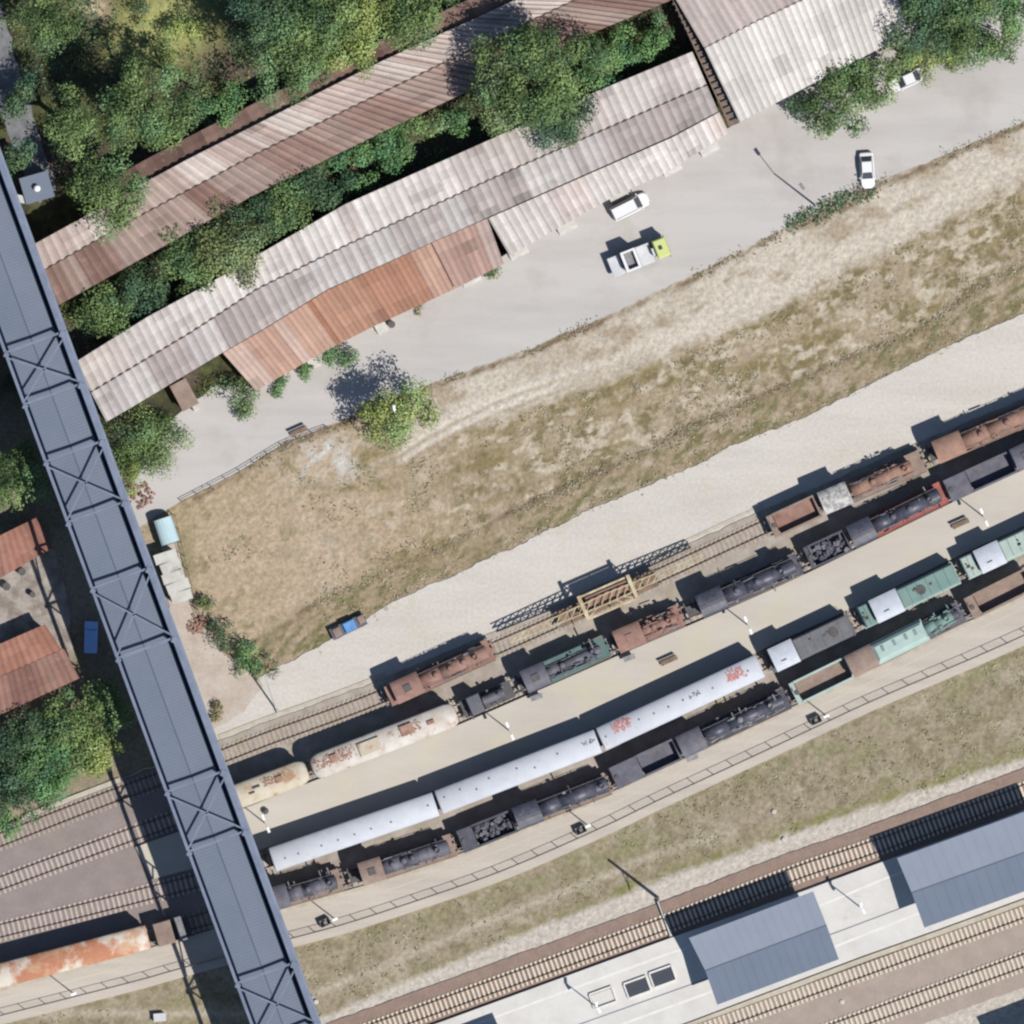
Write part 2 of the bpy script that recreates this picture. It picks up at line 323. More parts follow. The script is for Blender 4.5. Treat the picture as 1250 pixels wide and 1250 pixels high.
    me.polygons.add(len(q)); me.polygons.foreach_set('loop_start', np.arange(0, q.size, 4, dtype=np.int32))
    me.update(calc_edges=True)
    at = me.color_attributes.new('tint', 'FLOAT_COLOR', 'POINT')
    at.data.foreach_set('color', np.concatenate([c, np.ones(c.shape[:2]+(1,))], -1).astype(np.float32).ravel())
    me.materials.append(M['ground']); o = bpy.data.objects.new('ground', me); col.objects.link(o); o['kind'] = 'structure'
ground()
# yard, gravel, ballast, platforms
def PL(a): return [tuple(p) for p in a]
def clipx(pl, x0, x1): return [tuple(p) for p in pl if x0 <= p[0] <= x1]
sheet('yard', [(150,655),(158,600),(200,520),(262,470),(312,470),(600,318),(900,150),(1110,30),(1190,-10),(1290,-60)]+yardb[::-1][:-1], M['yard'], .008, 2.2)
sheet('gravel_path', gravt+[(1290,480)]+PL(offs(T1,-16)[::-1][5:])[:400:3]+[(262,905),(225,800),(215,765),(240,760)], M['gravel'], .012, 3)
gp = bpy.data.objects['gravel_path']
sheet('dirt_patch', [(195,640),(214,650),(232,735),(262,790),(310,822),(322,838),(300,868),(262,890),(225,800),(205,735)], M['dirt'], .018, 3)
bed = PL(clipx(offs(T1,-20),200,1300))+PL(clipx(offs(T4,14),200,1300))[::-1]
sheet('ballast_bed', bed, M['ballast_yard'], .12, 1.5)
sheet('ballast_bed', PL(clipx(offs(T1,-15),-60,250))+PL(clipx(offs(T4,14),-60,260))[::-1], M['ballast_grey'], .126, 1.0)
sheet('ballast_bed', PL(clipx(offs(L1,-27),320,1310))+PL(clipx(offs(L1,20),320,1310))[::-1], M['ballast_brown'], .06, 1.2)
sheet('ballast_bed', PL(clipx(offs(L2,-16),780,1310))+PL(clipx(offs(L3,30),880,1320))[::-1]+[(880,1400),(700,1400)], M['ballast_tan'], .064, 1)
# kerb strip on the far side of the top track
def ribbon(name, pl, w, z, h, m, parent=None, label=None, cat=None, kind=None):
    a = offs(pl, -w/2); b_ = offs(pl, w/2); b = MB(); n = len(a)
    for k in range(n):
        b.v += [tuple(P(*a[k], z-h)), tuple(P(*a[k], z)), tuple(P(*b_[k], z)), tuple(P(*b_[k], z-h))]
    for k in range(n-1):
        for j in range(3):
            i = 4*k+j; b.f.append((i, i+4, i+5, i+1)); b.c.append(None)
    b.f += [(0,1,2,3), (4*n-1,4*n-2,4*n-3,4*n-4)]; b.c += [None, None]
    o = b.build(name, m, parent); tag(o, label, cat, None, kind)
    me = o.data; return o
ribbon('kerb', np.array(clipx(offs(T1,-24),262,470)), 5, .1, .1, M['kerb'], kind='structure')
ribbon('kerb', np.array(clipx(offs(T1,-25),790,935)), 4, .07, .07, M['kerb'], kind='structure')
ribbon('kerb', np.array(clipx(offs(T1,-16),24,150)), 6, .13, .13, M['kerb'], kind='structure')
def slab(name, A, B, z, m): return sheet(name, PL(A)+PL(B)[::-1], m, z, 0, 'structure', z+.05)
slab('platform', clipx(offs(T2,15.5),165,1310), clipx(offs(T3,-16),180,1310), .55, M['plat1'])
slab('walkway', clipx(offs(T4,14.5),-60,1310), clipx(offs(FEN,11),-60,1310), .35, M['walk'])
ribbon('kerb', np.array(clipx(offs(T4,17),-60,1300)), 4, .365, .3, M['kerb'], kind='structure')
ribbon('walkway_stripe', np.array(clipx(offs(T4,28),-60,1300)), 1.6, .356, .01, M['plat1'], kind='structure')
plat2n = [(360,1312),(560,1239.6),(819,1144.8),(980,1088),(1077,1052),(1250,989),(1310,967)]
plat2s = [(700,1299),(843,1246),(1050,1168),(1149,1133),(1250,1096),(1310,1074)]
sheet('platform', plat2n+plat2s[::-1]+[(500,1380)], M['plat2'], .6, 0, 'structure', .65)
def pline(pts, w, z, m, name='platform_line'): ribbon(name, resample(pts, step=20), w, z, .01, m, kind='structure')
pline([(500,1280),(600,1243),(819,1163),(1005,1104),(1081,1072),(1250,1010),(1300,992)], 3, .613, M['line'])
pline([(760,1250),(1023,1154),(1118,1116),(1250,1066),(1300,1048)], 3, .613, M['line'])
pline([(700,1253),(1016,1140),(1117,1102),(1250,1054),(1300,1036)], 1.2, .612, M['canopy_dark'])
ribbon('platform_edge', np.array(clipx(resample(plat2s, step=10)+np.array([1.5,4.5]),690,1300)), 6, .35, .4, M['kerb'], kind='structure')
# road at the top left, tree shade painted in as darker grey
sheet('road', [(-40,-20),(-5,-20),(30,110),(70,230),(48,250),(20,190),(-20,80)], mat('road', S(140,140,144), S(112,112,116), .8, rough=.9, fine=.1), .006, 3)
sheet('courtyard', [(-30,690),(30,678),(66,668),(84,735),(90,800),(72,800),(-30,800)], M['court'], .012, 2)
# ------------------------------------------------------------------ tracks
def track(pl, label, sl_m, spacing=6.0, sl_len=2.5, xr=(-20,1270), w=.3):
    root = empty('railway_track', (0,0,0), 0, label, 'railway track', None, 'structure')
    for s in (-1, 1):
        ribbon('rail', offs(pl, s*7.55), .9, .36, .16, M['rail'], root)
    pts = resample(pl, step=spacing); t = np.gradient(pts, axis=0)
    mb = MB().box((0,0,.13), (w, sl_len, .16), ch=.03); proto = None; rest = MB(); n = 0
    for (x, y), d in zip(pts, t):
        if not (xr[0] <= x <= xr[1] and -15 < y < 1265): continue
        rz = math.atan2(-d[1], d[0]); j = rnd.uniform(-.03, .03)
        if n < 100:
            if proto is None: proto = mb.build('sleeper', sl_m, root); o = proto
            else: o = share(proto, root, 'sleeper')
            o.location = P(x, y, .0)+Vector((j, 0, 0)); o.rotation_euler = (0, 0, rz+j*.3)
        else: rest.box(P(x, y, .13), (w, sl_len, .16), rz, ch=.03)
        n += 1
    if rest.v: tag(rest.build('sleeper', sl_m, root), kind='stuff')
track(T1, 'top museum siding with rusty locomotives and weeds between its rails', M['sleeper_wood'], 6.2)
track(T2, 'museum siding along the north edge of the sandy platform', M['sleeper_dull'], 6.6)
track(T3, 'museum siding carrying the three white roofed coaches', M['sleeper_dull'], 6.6)
track(T4, 'museum siding beside the fenced walkway under the black locomotives', M['sleeper_wood'], 6.6)
track(L1, 'main line track on brown ballast north of the white platform', M['sleeper'], 6.0, xr=(400,1270))
track(L2, 'main line track directly south of the white platform', M['sleeper'], 6.0, xr=(850,1270))
track(L3, 'southernmost main line track in the bottom right corner', M['sleeper'], 6.0, xr=(1000,1270))
# ------------------------------------------------------------------ footbridge
def footbridge():
    ax = Vector((.363, 1)).normalized()           # picture direction along the bridge (down)
    def at(s, w):  # s: picture y on west edge, w: 0..1 across, picture coords
        x0 = .367*(s-417); Wd = 79.0; nx, ny = ax.y, -ax.x
        return (x0+nx*Wd*w, s+ny*Wd*w)
    root = empty('footbridge', P(190, 900, 0), 0, 'long blue grey covered steel footbridge crossing every track on the left', 'footbridge')
    inv = -P(190, 900, 0)
    def q(s, w, z): return P(*at(s, w), z)+inv
    s0, s1 = 120, 1330; zr = 13.0
    b = MB(); n = 330       # low-pitched roof of standing-seam sheet
    for k in range(n):
        a = s0+(s1-s0)*k/n; c = s0+(s1-s0)*(k+1)/n; m_ = a+(c-a)*.82
        for (w0, w1, z0, z1) in ((.085,.47,zr-.12,zr),(.47,.86,zr,zr-.12)):
            b.poly([q(a,w0,z0), q(m_,w0,z0), q(m_,w1,z1), q(a,w1,z1)])
            b.poly([q(m_,w0,z0+.0), q((m_+c)/2,w0,z0+.022), q((m_+c)/2,w1,z1+.022), q(m_,w1,z1)])
            b.poly([q((m_+c)/2,w0,z0+.022), q(c,w0,z0), q(c,w1,z1), q((m_+c)/2,w1,z1+.022)])
    roof = b.build('roof', M['bridge'], root)
    b = MB()
    for sc_, ec in ((.463,.477),):
        b.poly([q(s0,sc_,zr+.07), q(s1,sc_,zr+.07), q(s1,ec,zr+.07), q(s0,ec,zr+.07)])
    b.build('ridge_seam', M['bridge_seam'], root)
    b = MB()                 # enclosed side walls, floor
    for w0 in (.085,.86): b.poly([q(s0,w0,zr-.12), q(s1,w0,zr-.12), q(s1,w0,zr-3.4), q(s0,w0,zr-3.4)])
    b.build('side_wall', M['bridge_steel'], root)
    b = MB()
    for z in (zr-3.4, zr-3.9): b.poly([q(s0,.02,z), q(s1,.02,z), q(s1,.95,z), q(s0,.95,z)])
    for w in (.02,.95): b.poly([q(s0,w,zr-3.4), q(s1,w,zr-3.4), q(s1,w,zr-3.9), q(s0,w,zr-3.9)])
    b.build('deck', M['bridge_steel'], root)
    zt = zr+1.25
    def beam(b, p0, p1, w, h):
        d = p1-p0; c = (p0+p1)/2; b.box(c, (d.length, w, h), math.atan2(d.y, d.x), -math.asin(max(-1,min(1,d.z/d.length))))
    for nm, w, wd in (('west', .02, .36), ('east', .955, .62)):
        b = MB(); beam(b, q(s0,w,zt), q(s1,w,zt), wd, .4); b.build('top_chord', M['bridge_steel'], root)
    # cladding shelf outside the east chord
    b = MB(); b.poly([q(s0,.90,zr+.75), q(s1,.90,zr+.75), q(s1,1.035,zr+.5), q(s0,1.035,zr+.5)]); b.poly([q(s0,1.035,zr+.5), q(s1,1.035,zr+.5), q(s1,1.035,zr-3.4), q(s0,1.035,zr-3.4)])
    b.build('side_cladding', M['bridge_steel'], root)
    dx, dy = 7.5, 5.8
    bays = [(-10+8,55+8),(428,491),(561,635),(716,801),(964,1037),(1198,1272)]
    bays = [(290,352)][0:0]+bays[1:]
    for a, c in bays:
        a += dy-dx*.36; c += dy-dx*.36
        for s_ in (a, c):
            b = MB(); beam(b, q(s_,.03,zt), q(s_,.94,zt), .26, .22); b.build('cross_beam', M['bridge_steel'], root)
            for w, r in ((.955,.9),(.02,.62)):
                b = MB(); b.box(q(s_+3,w,zt+.06), (r, r*.9, .5), R(-20)); b.build('node_plate', M['bridge_steel'], root)
        for (w0, w1) in ((.03,.94),(.94,.03)):
            b = MB(); beam(b, q(a+7,w0,zt), q(c-3,w1,zt), .2, .16); b.build('brace', M['bridge_steel'], root)
    # truss webs on both sides, in the braced bays only
    for a, c in bays+[(870,905),(1110,1150),(350,372)]:
        for w in (.005, .99):
            b = MB(); beam(b, q(a,w,zr-3.6), q(a,w,zt), .16, .16); beam(b, q(a,w,zr-1), q(c,w,zt), .14, .14); beam(b, q(c,w,zr-3.6), q(c,w,zt), .16, .16)
            b.build('truss_web', M['bridge_steel'], root)
    for s_ in (1075, 880, 600, 300, 1290):
        b = MB(); 
        for w in (.2,.75): b.box(q(s_,w,(zr-3.9)/2), (.9,.9,zr-3.9), R(-20))
        b.box(q(s_,.47,zr-4.2), (7,.9,.6), R(20)); b.build('pier', M['concrete'], root)
footbridge()
# ------------------------------------------------------------------ sheds with ribbed sheet roofs
def rib_roof(b, A, B, zA, zB, period, h, pal, seed, cover=.55, segs=4):
    r = random.Random(seed); A = np.array(A, float); B = np.array(B, float)
    L = np.hypot(*np.diff(A, axis=0).T).sum(); n = int(L/period); a = resample(A, n*4+1); c = resample(B, n*4+1)
    prof = [0, h, h, 0]; colr = None; run = 0; jit = [0]*(segs+1)
    for k in range(n*4):
        if k % 4 == 0:
            if run <= 0: base = r.choice(pal); run = r.randint(1, 6)
            run -= 1; f = r.uniform(.88, 1.1); colr = (base[0]*f, base[1]*f, base[2]*f, 1)
        z0 = prof[k%4]; z1 = prof[(k+1)%4]
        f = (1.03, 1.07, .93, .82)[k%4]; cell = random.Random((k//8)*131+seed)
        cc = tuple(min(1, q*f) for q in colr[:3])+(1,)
        for s in range(segs):
            t0 = s/segs; t1 = (s+1)/segs; g = 1+.05*math.sin(seed+s*2.1+k*.02)+cell.uniform(-.07,.07); g *= .8 if cell.random() < .04 else 1
            p = [a[k]*(1-t0)+c[k]*t0, a[k+1]*(1-t0)+c[k+1]*t0, a[k+1]*(1-t1)+c[k+1]*t1, a[k]*(1-t1)+c[k]*t1]
            zz = [zA*(1-t0)+zB*t0, zA*(1-t0)+zB*t0, zA*(1-t1)+zB*t1, zA*(1-t1)+zB*t1]
            lift = .02*(segs-s)+.015*cell.random()
            b.poly([P(*p[0], zz[0]+z0+lift), P(*p[1], zz[1]+z1+lift), P(*p[2], zz[2]+z1+lift), P(*p[3], zz[3]+z0+lift)], tuple(min(1,q*g) for q in cc[:3])+(1,))
def wallring(pts, z0, z1):
    b = MB(); n = len(pts)
    for k in range(n):
        a, c = pts[k], pts[(k+1)%n]; b.poly([P(*a, z0), P(*c, z0), P(*c, z1), P(*a, z1)])
    return b
s1n = [(30,304),(40,299),(101,265.5),(178,222),(228,195),(420,97.5),(464,75.6),(628,0),(720,-42)]
s1c = [(42,337),(52,331),(168,265.5),(319,185),(420,136),(548,74),(702,0),(800,-45)]
s1s = [(60,379),(70.6,373),(215,292),(309,238.6),(420,184),(534,129),(719,42),(815,2),(900,-38)]
s2n = [(92,442),(181.5,386),(249,349.5),(420,250),(588,175),(722.6,114),(845,63)]
s2c = [(111,479),(235,405),(316,352),(420,301),(615,212),(820,122.6),(863,104)]
s2s = [(130,515),(161,497),(269,432),(326,399),(400,353),(595,265.5),(820,166),(877,136)]
pink = [S(206,190,182), S(196,178,170), S(212,199,191), S(190,170,161)]
brown = [S(170,146,136), S(156,128,118), S(180,158,148), S(162,134,124), S(152,122,112)]
whit = [S(224,217,212), S(214,205,200), S(206,195,189), S(219,211,205)]
greyp = [S(208,200,197), S(196,186,182), S(212,205,201), S(190,178,174)]
rustp = [S(186,144,122), S(204,178,164), S(174,126,104), S(196,160,142), S(182,136,114)]
palep = [S(226,219,214), S(216,208,203), S(220,206,200)]
def shed(name, label, N_, C_, S_, palN, palS, zn, zc, zs, h, seed, per=10.8):
    root = empty(name, (0,0,0), 0, label, 'shed')
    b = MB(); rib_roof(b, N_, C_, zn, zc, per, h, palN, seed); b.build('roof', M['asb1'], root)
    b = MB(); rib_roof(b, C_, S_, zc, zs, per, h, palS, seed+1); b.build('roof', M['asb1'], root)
    ribbon('gutter', resample(C_, step=20), 1.5, zc+h+.05, .3, M['dark_wood'], root)
    a = offs(resample(N_, 20), 3); c = offs(resample(S_, 20), -3)
    wallring(PL(a)+PL(c)[::-1], 0, min(zn,zs,zc)-.02).build('wall', M['wall'], root)
    return root
sh1 = shed('storage_shed', 'long northern shed with brown and pink ribbed roof under the trees', s1n, s1c, s1s, pink, brown, 5.0, 4.75, 5.05, .17, 3)
lo = MB(); rib_roof(lo, offs(resample(s1n,30),-24)[4:], offs(resample(s1n,30),-1)[4:], 4.1, 4.4, 30, .03, [S(132,106,96),S(120,96,88),S(140,114,104)], 9); tag(lo.build('lean_to_roof', M['asb1'], sh1), 'flat brown rear roof half hidden by trees')
wallring(PL(offs(resample(s1n,30),-23)[4:])+PL(offs(resample(s1n,30),2)[4:])[::-1], 0, 4.0).build('rear_wall', M['wall'], sh1)
sh2 = shed('storage_shed', 'long middle shed with pale grey ribbed roof beside the yard', s2n, s2c, s2s, whit, greyp, 4.8, 4.55, 4.85, .16, 5)
# lean-to along the yard side: rusty west half, pale east half
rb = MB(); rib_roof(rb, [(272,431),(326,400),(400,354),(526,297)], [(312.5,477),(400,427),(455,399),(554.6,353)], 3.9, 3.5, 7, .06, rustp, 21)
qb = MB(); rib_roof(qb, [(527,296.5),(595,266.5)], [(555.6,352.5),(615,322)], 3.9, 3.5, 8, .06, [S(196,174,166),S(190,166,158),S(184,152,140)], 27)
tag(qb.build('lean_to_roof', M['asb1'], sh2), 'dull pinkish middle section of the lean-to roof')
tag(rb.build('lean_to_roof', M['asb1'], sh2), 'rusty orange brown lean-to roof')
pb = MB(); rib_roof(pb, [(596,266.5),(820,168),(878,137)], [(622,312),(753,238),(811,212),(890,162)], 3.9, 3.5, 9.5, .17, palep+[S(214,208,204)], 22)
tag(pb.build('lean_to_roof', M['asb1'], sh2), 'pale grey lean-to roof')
wallring([(275,434),(590,268),(875,140),(886,161),(753,235),(618,310),(554,350),(400,424),(314,474)], 0, 3.35).build('wall', M['wall'], sh2)
for k in range(14):
    t = (k+.5)/14; 
# third shed
sh3 = empty('storage_shed', (0,0,0), 0, 'wide pale roofed shed at the top edge east of the others', 'shed')
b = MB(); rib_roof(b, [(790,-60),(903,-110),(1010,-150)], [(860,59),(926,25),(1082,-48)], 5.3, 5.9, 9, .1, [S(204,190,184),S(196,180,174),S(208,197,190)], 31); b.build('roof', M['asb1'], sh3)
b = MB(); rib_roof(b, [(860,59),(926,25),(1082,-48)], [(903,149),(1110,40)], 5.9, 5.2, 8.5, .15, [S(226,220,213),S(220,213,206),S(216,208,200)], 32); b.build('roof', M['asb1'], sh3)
ribbon('ridge_cap', resample([(860,59),(926,25),(1082,-48)], step=20), 2, 6.02, .1, M['wood'], sh3)
wallring([(795,-55),(1005,-145),(1105,38),(904,144)], 0, 5.1).build('wall', M['wall'], sh3)
# alley with rungs between shed two and three
al = empty('alley_canopy', (0,0,0), 0, 'narrow slatted brown strip closing the gap between the middle and east sheds', 'canopy')
for e0, e1 in (((822,0),(889,150)), ((831,-4),(901,147))): ribbon('side_beam', resample([(e0[0]-25,e0[1]-50),e0,e1], step=20), 1.3, 4.6, .3, M['wood'], al)
for k in range(26):
    t = k/25; x = 800+(893-800)*t; y = -40+(148+40)*t
    b = MB(); b.box(P(x+4, y-2, 4.5), (1.1, .22, .12), R(20)); b.build('slat', M['greyblack'], al)
b = MB(); b.poly([P(797,-50,4.2), P(812,-54,4.2), P(903,150,4.2), P(890,155,4.2)]); b.build('panel', M['wood'], al)
# west sheds
def wshed(label, quads, zs):
    root = empty('workshop_shed', (0,0,0), 0, label, 'shed')
    for (A, B, za, zb, pal, sd) in quads:
        b = MB(); rib_roof(b, A, B, za, zb, 7.5, .05, pal, sd); b.build('roof', M['asb1'], root)
    return root
w1 = wshed('small rust red roofed shed at the left edge beside the green tree', [([(-60,683),(44,632)], [(-60,740),(64,669)], 3.4, 3.0, [S(160,116,102),S(146,104,92),S(170,126,112)], 41)], 0)
wallring([(-58,685),(42,635),(61,668),(-58,736)], 0, 2.95).build('wall', M['wall'], w1)
w2 = wshed('salmon and brown two pitched workshop roof at the left edge', [([(-60,812),(55,762)], [(-60,852),(75,793)], 3.2, 3.9, [S(186,136,118),S(178,128,110)], 43), ([(-60,852),(78,792)], [(-60,900),(97,828)], 3.9, 3.2, [S(146,112,102),S(134,100,92),S(154,122,110)], 44)], 0)
wallring([(-58,815),(53,766),(72,795),(93,828),(-58,896)], 0, 3.1).build('wall', M['wall'], w2)
# loading ramps along the lean-to
for k, (x, y, lb_) in enumerate([(388,441,'concrete ramp at the rusty lean-to, nearest the bridge'),(575,341,'concrete ramp left of the bush beside the rusty lean-to'),(633,308,'concrete ramp right of the bush where the lean-to turns pale'),(692,277,'concrete ramp between the bush and the parked white van'),(756,240,'concrete ramp directly behind the parked white van'),(820,206,'concrete ramp second from the east end of the lean-to'),(866,182,'concrete ramp at the east end of the pale lean-to'),(466,401,'small broken concrete step beside the dark barrel')]):
    w = 2.4 if k < 7 else 1.4
    b = MB(); b.loft([[Vector((-w/2,-.6,0)),Vector((w/2,-.6,0)),Vector((w/2,.9,0)),Vector((-w/2,.9,0))],[Vector((-w/2,-.25,.55)),Vector((w/2,-.25,.55)),Vector((w/2,.9,.6)),Vector((-w/2,.9,.6))]])
    o = b.build('loading_ramp', M['slab']); o.location = P(x, y, .01); o.rotation_euler = (0,0,R(28)); tag(o, lb_, 'ramp', 'ramps along the middle shed')
# kiosk by the bridge
k0 = empty('lift_tower', P(45, 229, 0), R(16), 'small square grey roof with white vent beside the top of the footbridge', 'tower')
MB().box((0,0,4.2), (3.3,3.0,8.4)).build('wall', M['concrete'], k0); MB().box((0,0,8.5), (3.6,3.3,.22)).build('roof', M['bridge'], k0)
MB().cyl((0,-.1,8.6),(0,-.1,9.1),.36,.3).dome((0,-.1,9.1),.42,.25).build('vent', M['lampwhite'], k0)
MB().box((-2.6,-.6,8.2), (2.0,.9,.15), R(-30)).build('landing', M['slab'], k0)
# ------------------------------------------------------------------ platform canopies
def canopy(c, label, n=(841,1145)):
    root = empty('platform_canopy', P(*c['sw'], .6), 0, label, 'canopy', 'butterfly canopies on the white platform')
    o_ = P(*c['sw'], .6); q = lambda p, z: P(*p, z)-o_
    za, zc = 5.7, 5.15
    for (a, b_, d, e, z0, z1) in ((c['nw'], c['ne'], c['re'], c['rw'], za, zc), (c['rw'], c['re'], c['se'], c['sw'], zc, za)):
        b = MB(); b.loft([[q(a,z0), q(b_,z0), q(d,z1), q(e,z1)][::-1], [q(a,z0+.12), q(b_,z0+.12), q(d,z1+.12), q(e,z1+.12)][::-1]]); b.build('roof', M['canopy'], root)
    for (a, b_, d, e, z0, z1) in ((c['nw'], c['ne'], c['re'], c['rw'], za, zc), (c['rw'], c['re'], c['se'], c['sw'], zc, za)):
        for k in range(1, 14):
            t = k/14; p0 = q(a,z0).lerp(q(b_,z0),t); p1 = q(e,z1).lerp(q(d,z1),t); dd = p1-p0; sb = MB()
            sb.box((p0+p1)/2+Vector((0,0,.135)), (dd.length-.1,.05,.035), math.atan2(dd.y,dd.x), -math.asin(dd.z/dd.length)); sb.build('roof_seam', M['canopy'], root)
    d = q(c['re'],0)-q(c['rw'],0); b = MB(); m_ = (q(c['re'],zc+.15)+q(c['rw'],zc+.15))/2
    b.box(m_, (d.length, .14, .06), math.atan2(d.y, d.x)); b.build('gutter', M['canopy_dark'], root)
    for t in (.12,.5,.88):
        p = q(c['rw'],0).lerp(q(c['re'],0), t); b = MB(); b.cyl((p.x,p.y,.6),(p.x,p.y,zc-.62),.14); b.build('post', M['canopy'], root)
    return root
c1 = dict(nw=(841,1145), ne=(992.6,1088), re=(1009,1129.4), rw=(861,1185), se=(1024,1171), sw=(875.6,1226.6))
canopy(c1, 'blue grey butterfly canopy on the white platform, whole roof in view')
c2 = dict(nw=(1095,1047.5), ne=(1275,982), re=(1292,1026), rw=(1113,1090), se=(1306,1068), sw=(1128.4,1132.4))
canopy(c2, 'blue grey butterfly canopy cut off by the right edge of the photo')
def shiftc(c, dx, dy): return {k: (v[0]+dx, v[1]+dy) for k, v in c.items()}
c0 = shiftc(c1, -361, 172); canopy(c0, 'canopy west of the skylights whose shadow falls on the bottom edge')
c3 = dict(nw=(1227,1268), ne=(1420,1196), re=(1436,1238), rw=(1243,1310), se=(1452,1280), sw=(1259,1352)); canopy(c3, 'canopy beyond the bottom right corner whose shadow reaches the ballast')
# stair skylights on the platform
for (x, y, op, lb_) in ((778,1205,1,'dark glass skylight in a white frame, nearer the canopy shadow, west one'),(809,1192,1,'dark glass skylight in a white frame touching the canopy shadow'),(736,1218,0,'covered pale skylight frame west of the two dark ones')):
    s_ = empty('skylight', P(x, y, .6), R(20), lb_, 'skylight', 'skylights set in the white platform')
    b = MB(); w, d = 2.9, 1.9
    for cx, cy, sx, sy in ((0,d/2,w,.18),(0,-d/2,w,.18),(w/2,0,.18,d-.2),(-w/2,0,.18,d-.2)): b.box((cx,cy,.16), (sx,sy,.32))
    b.build('frame', M['line'], s_); MB().box((0,.05,.06), (w-.25,d-.5,.1)).build('pane', M['glass'] if op else M['plat2'], s_)
# ------------------------------------------------------------------ rail vehicles
_wheel = {}
def wheel_mesh(r):
    r = round(r, 2)
    if r not in _wheel:
        b = MB(); b.cyl((0,-.07,0),(0,.07,0), r, n=16); b.cyl((0,-.09,0),(0,-.07,0), r*.94, n=16); b.cyl((0,.07,0),(0,.12,0), r*.25, n=8)
        me = b.build('wheel', M['dark']); _wheel[r] = me.data; bpy.data.objects.remove(me)
    return _wheel[r]
def wheels(root, xs, r):
    for x in xs:
        for s in (-1, 1):
            o = bpy.data.objects.new('wheel', wheel_mesh(r)); col.objects.link(o); o.parent = root; o.location = (x, s*.75, r)
def buffers(root, L, m=None):
    for e in (-1, 1):
        for s in (-1, 1):
            b = MB(); x = e*(L/2-.5); b.cyl((x,s*.87,1.05),(x+e*.38,s*.87,1.05),.12,n=8); b.cyl((x+e*.38,s*.87,1.05),(x+e*.45,s*.87,1.05),.26,n=10); b.build('buffer', M['steelgrey'], root)
def veh(name, label, cat, A, B, group=None):
    a = P(*A, .36); c = P(*B, .36); d = c-a; return empty(name, (a+c)/2, math.atan2(d.y, d.x), label, cat, group), d.length
def fr(L, *f): return [-L/2+L*x for x in f]
_unit = {}
def unit(kind, m):
    if (kind, m.name) not in _unit:
        b = MB(); b.box((0,0,0),(1,1,1)) if kind == 'box' else b.cyl((-.5,0,0),(.5,0,0),.5,n=10)
        o = b.build(kind, m); _unit[(kind, m.name)] = o.data; bpy.data.objects.remove(o)
    return _unit[(kind, m.name)]
def clutter(root, L, x0, x1, n, m, seed, w=1.1, z=(1.35,1.7)):
    r = random.Random(seed)
    for _ in range(n):
        x = r.uniform(x0, x1); s = r.choice((-1,1)); y = s*r.uniform(.45, w); zz = r.uniform(*z)
        bx = r.random() < .45; o = bpy.data.objects.new('fitting' if bx else 'pipe', unit('box' if bx else 'cyl', m)); col.objects.link(o); o.parent = root
        if bx: o.location = (x,y,zz); o.scale = (r.uniform(.12,.5), r.uniform(.1,.3), r.uniform(.15,.45))
        else: d = r.uniform(.1,.22); o.location = (x,y,zz); o.scale = (r.uniform(.5,1.6), d, d); o.rotation_euler = (0, r.uniform(-.15,.15), r.choice((0,0,0,1.57))+r.uniform(-.1,.1))
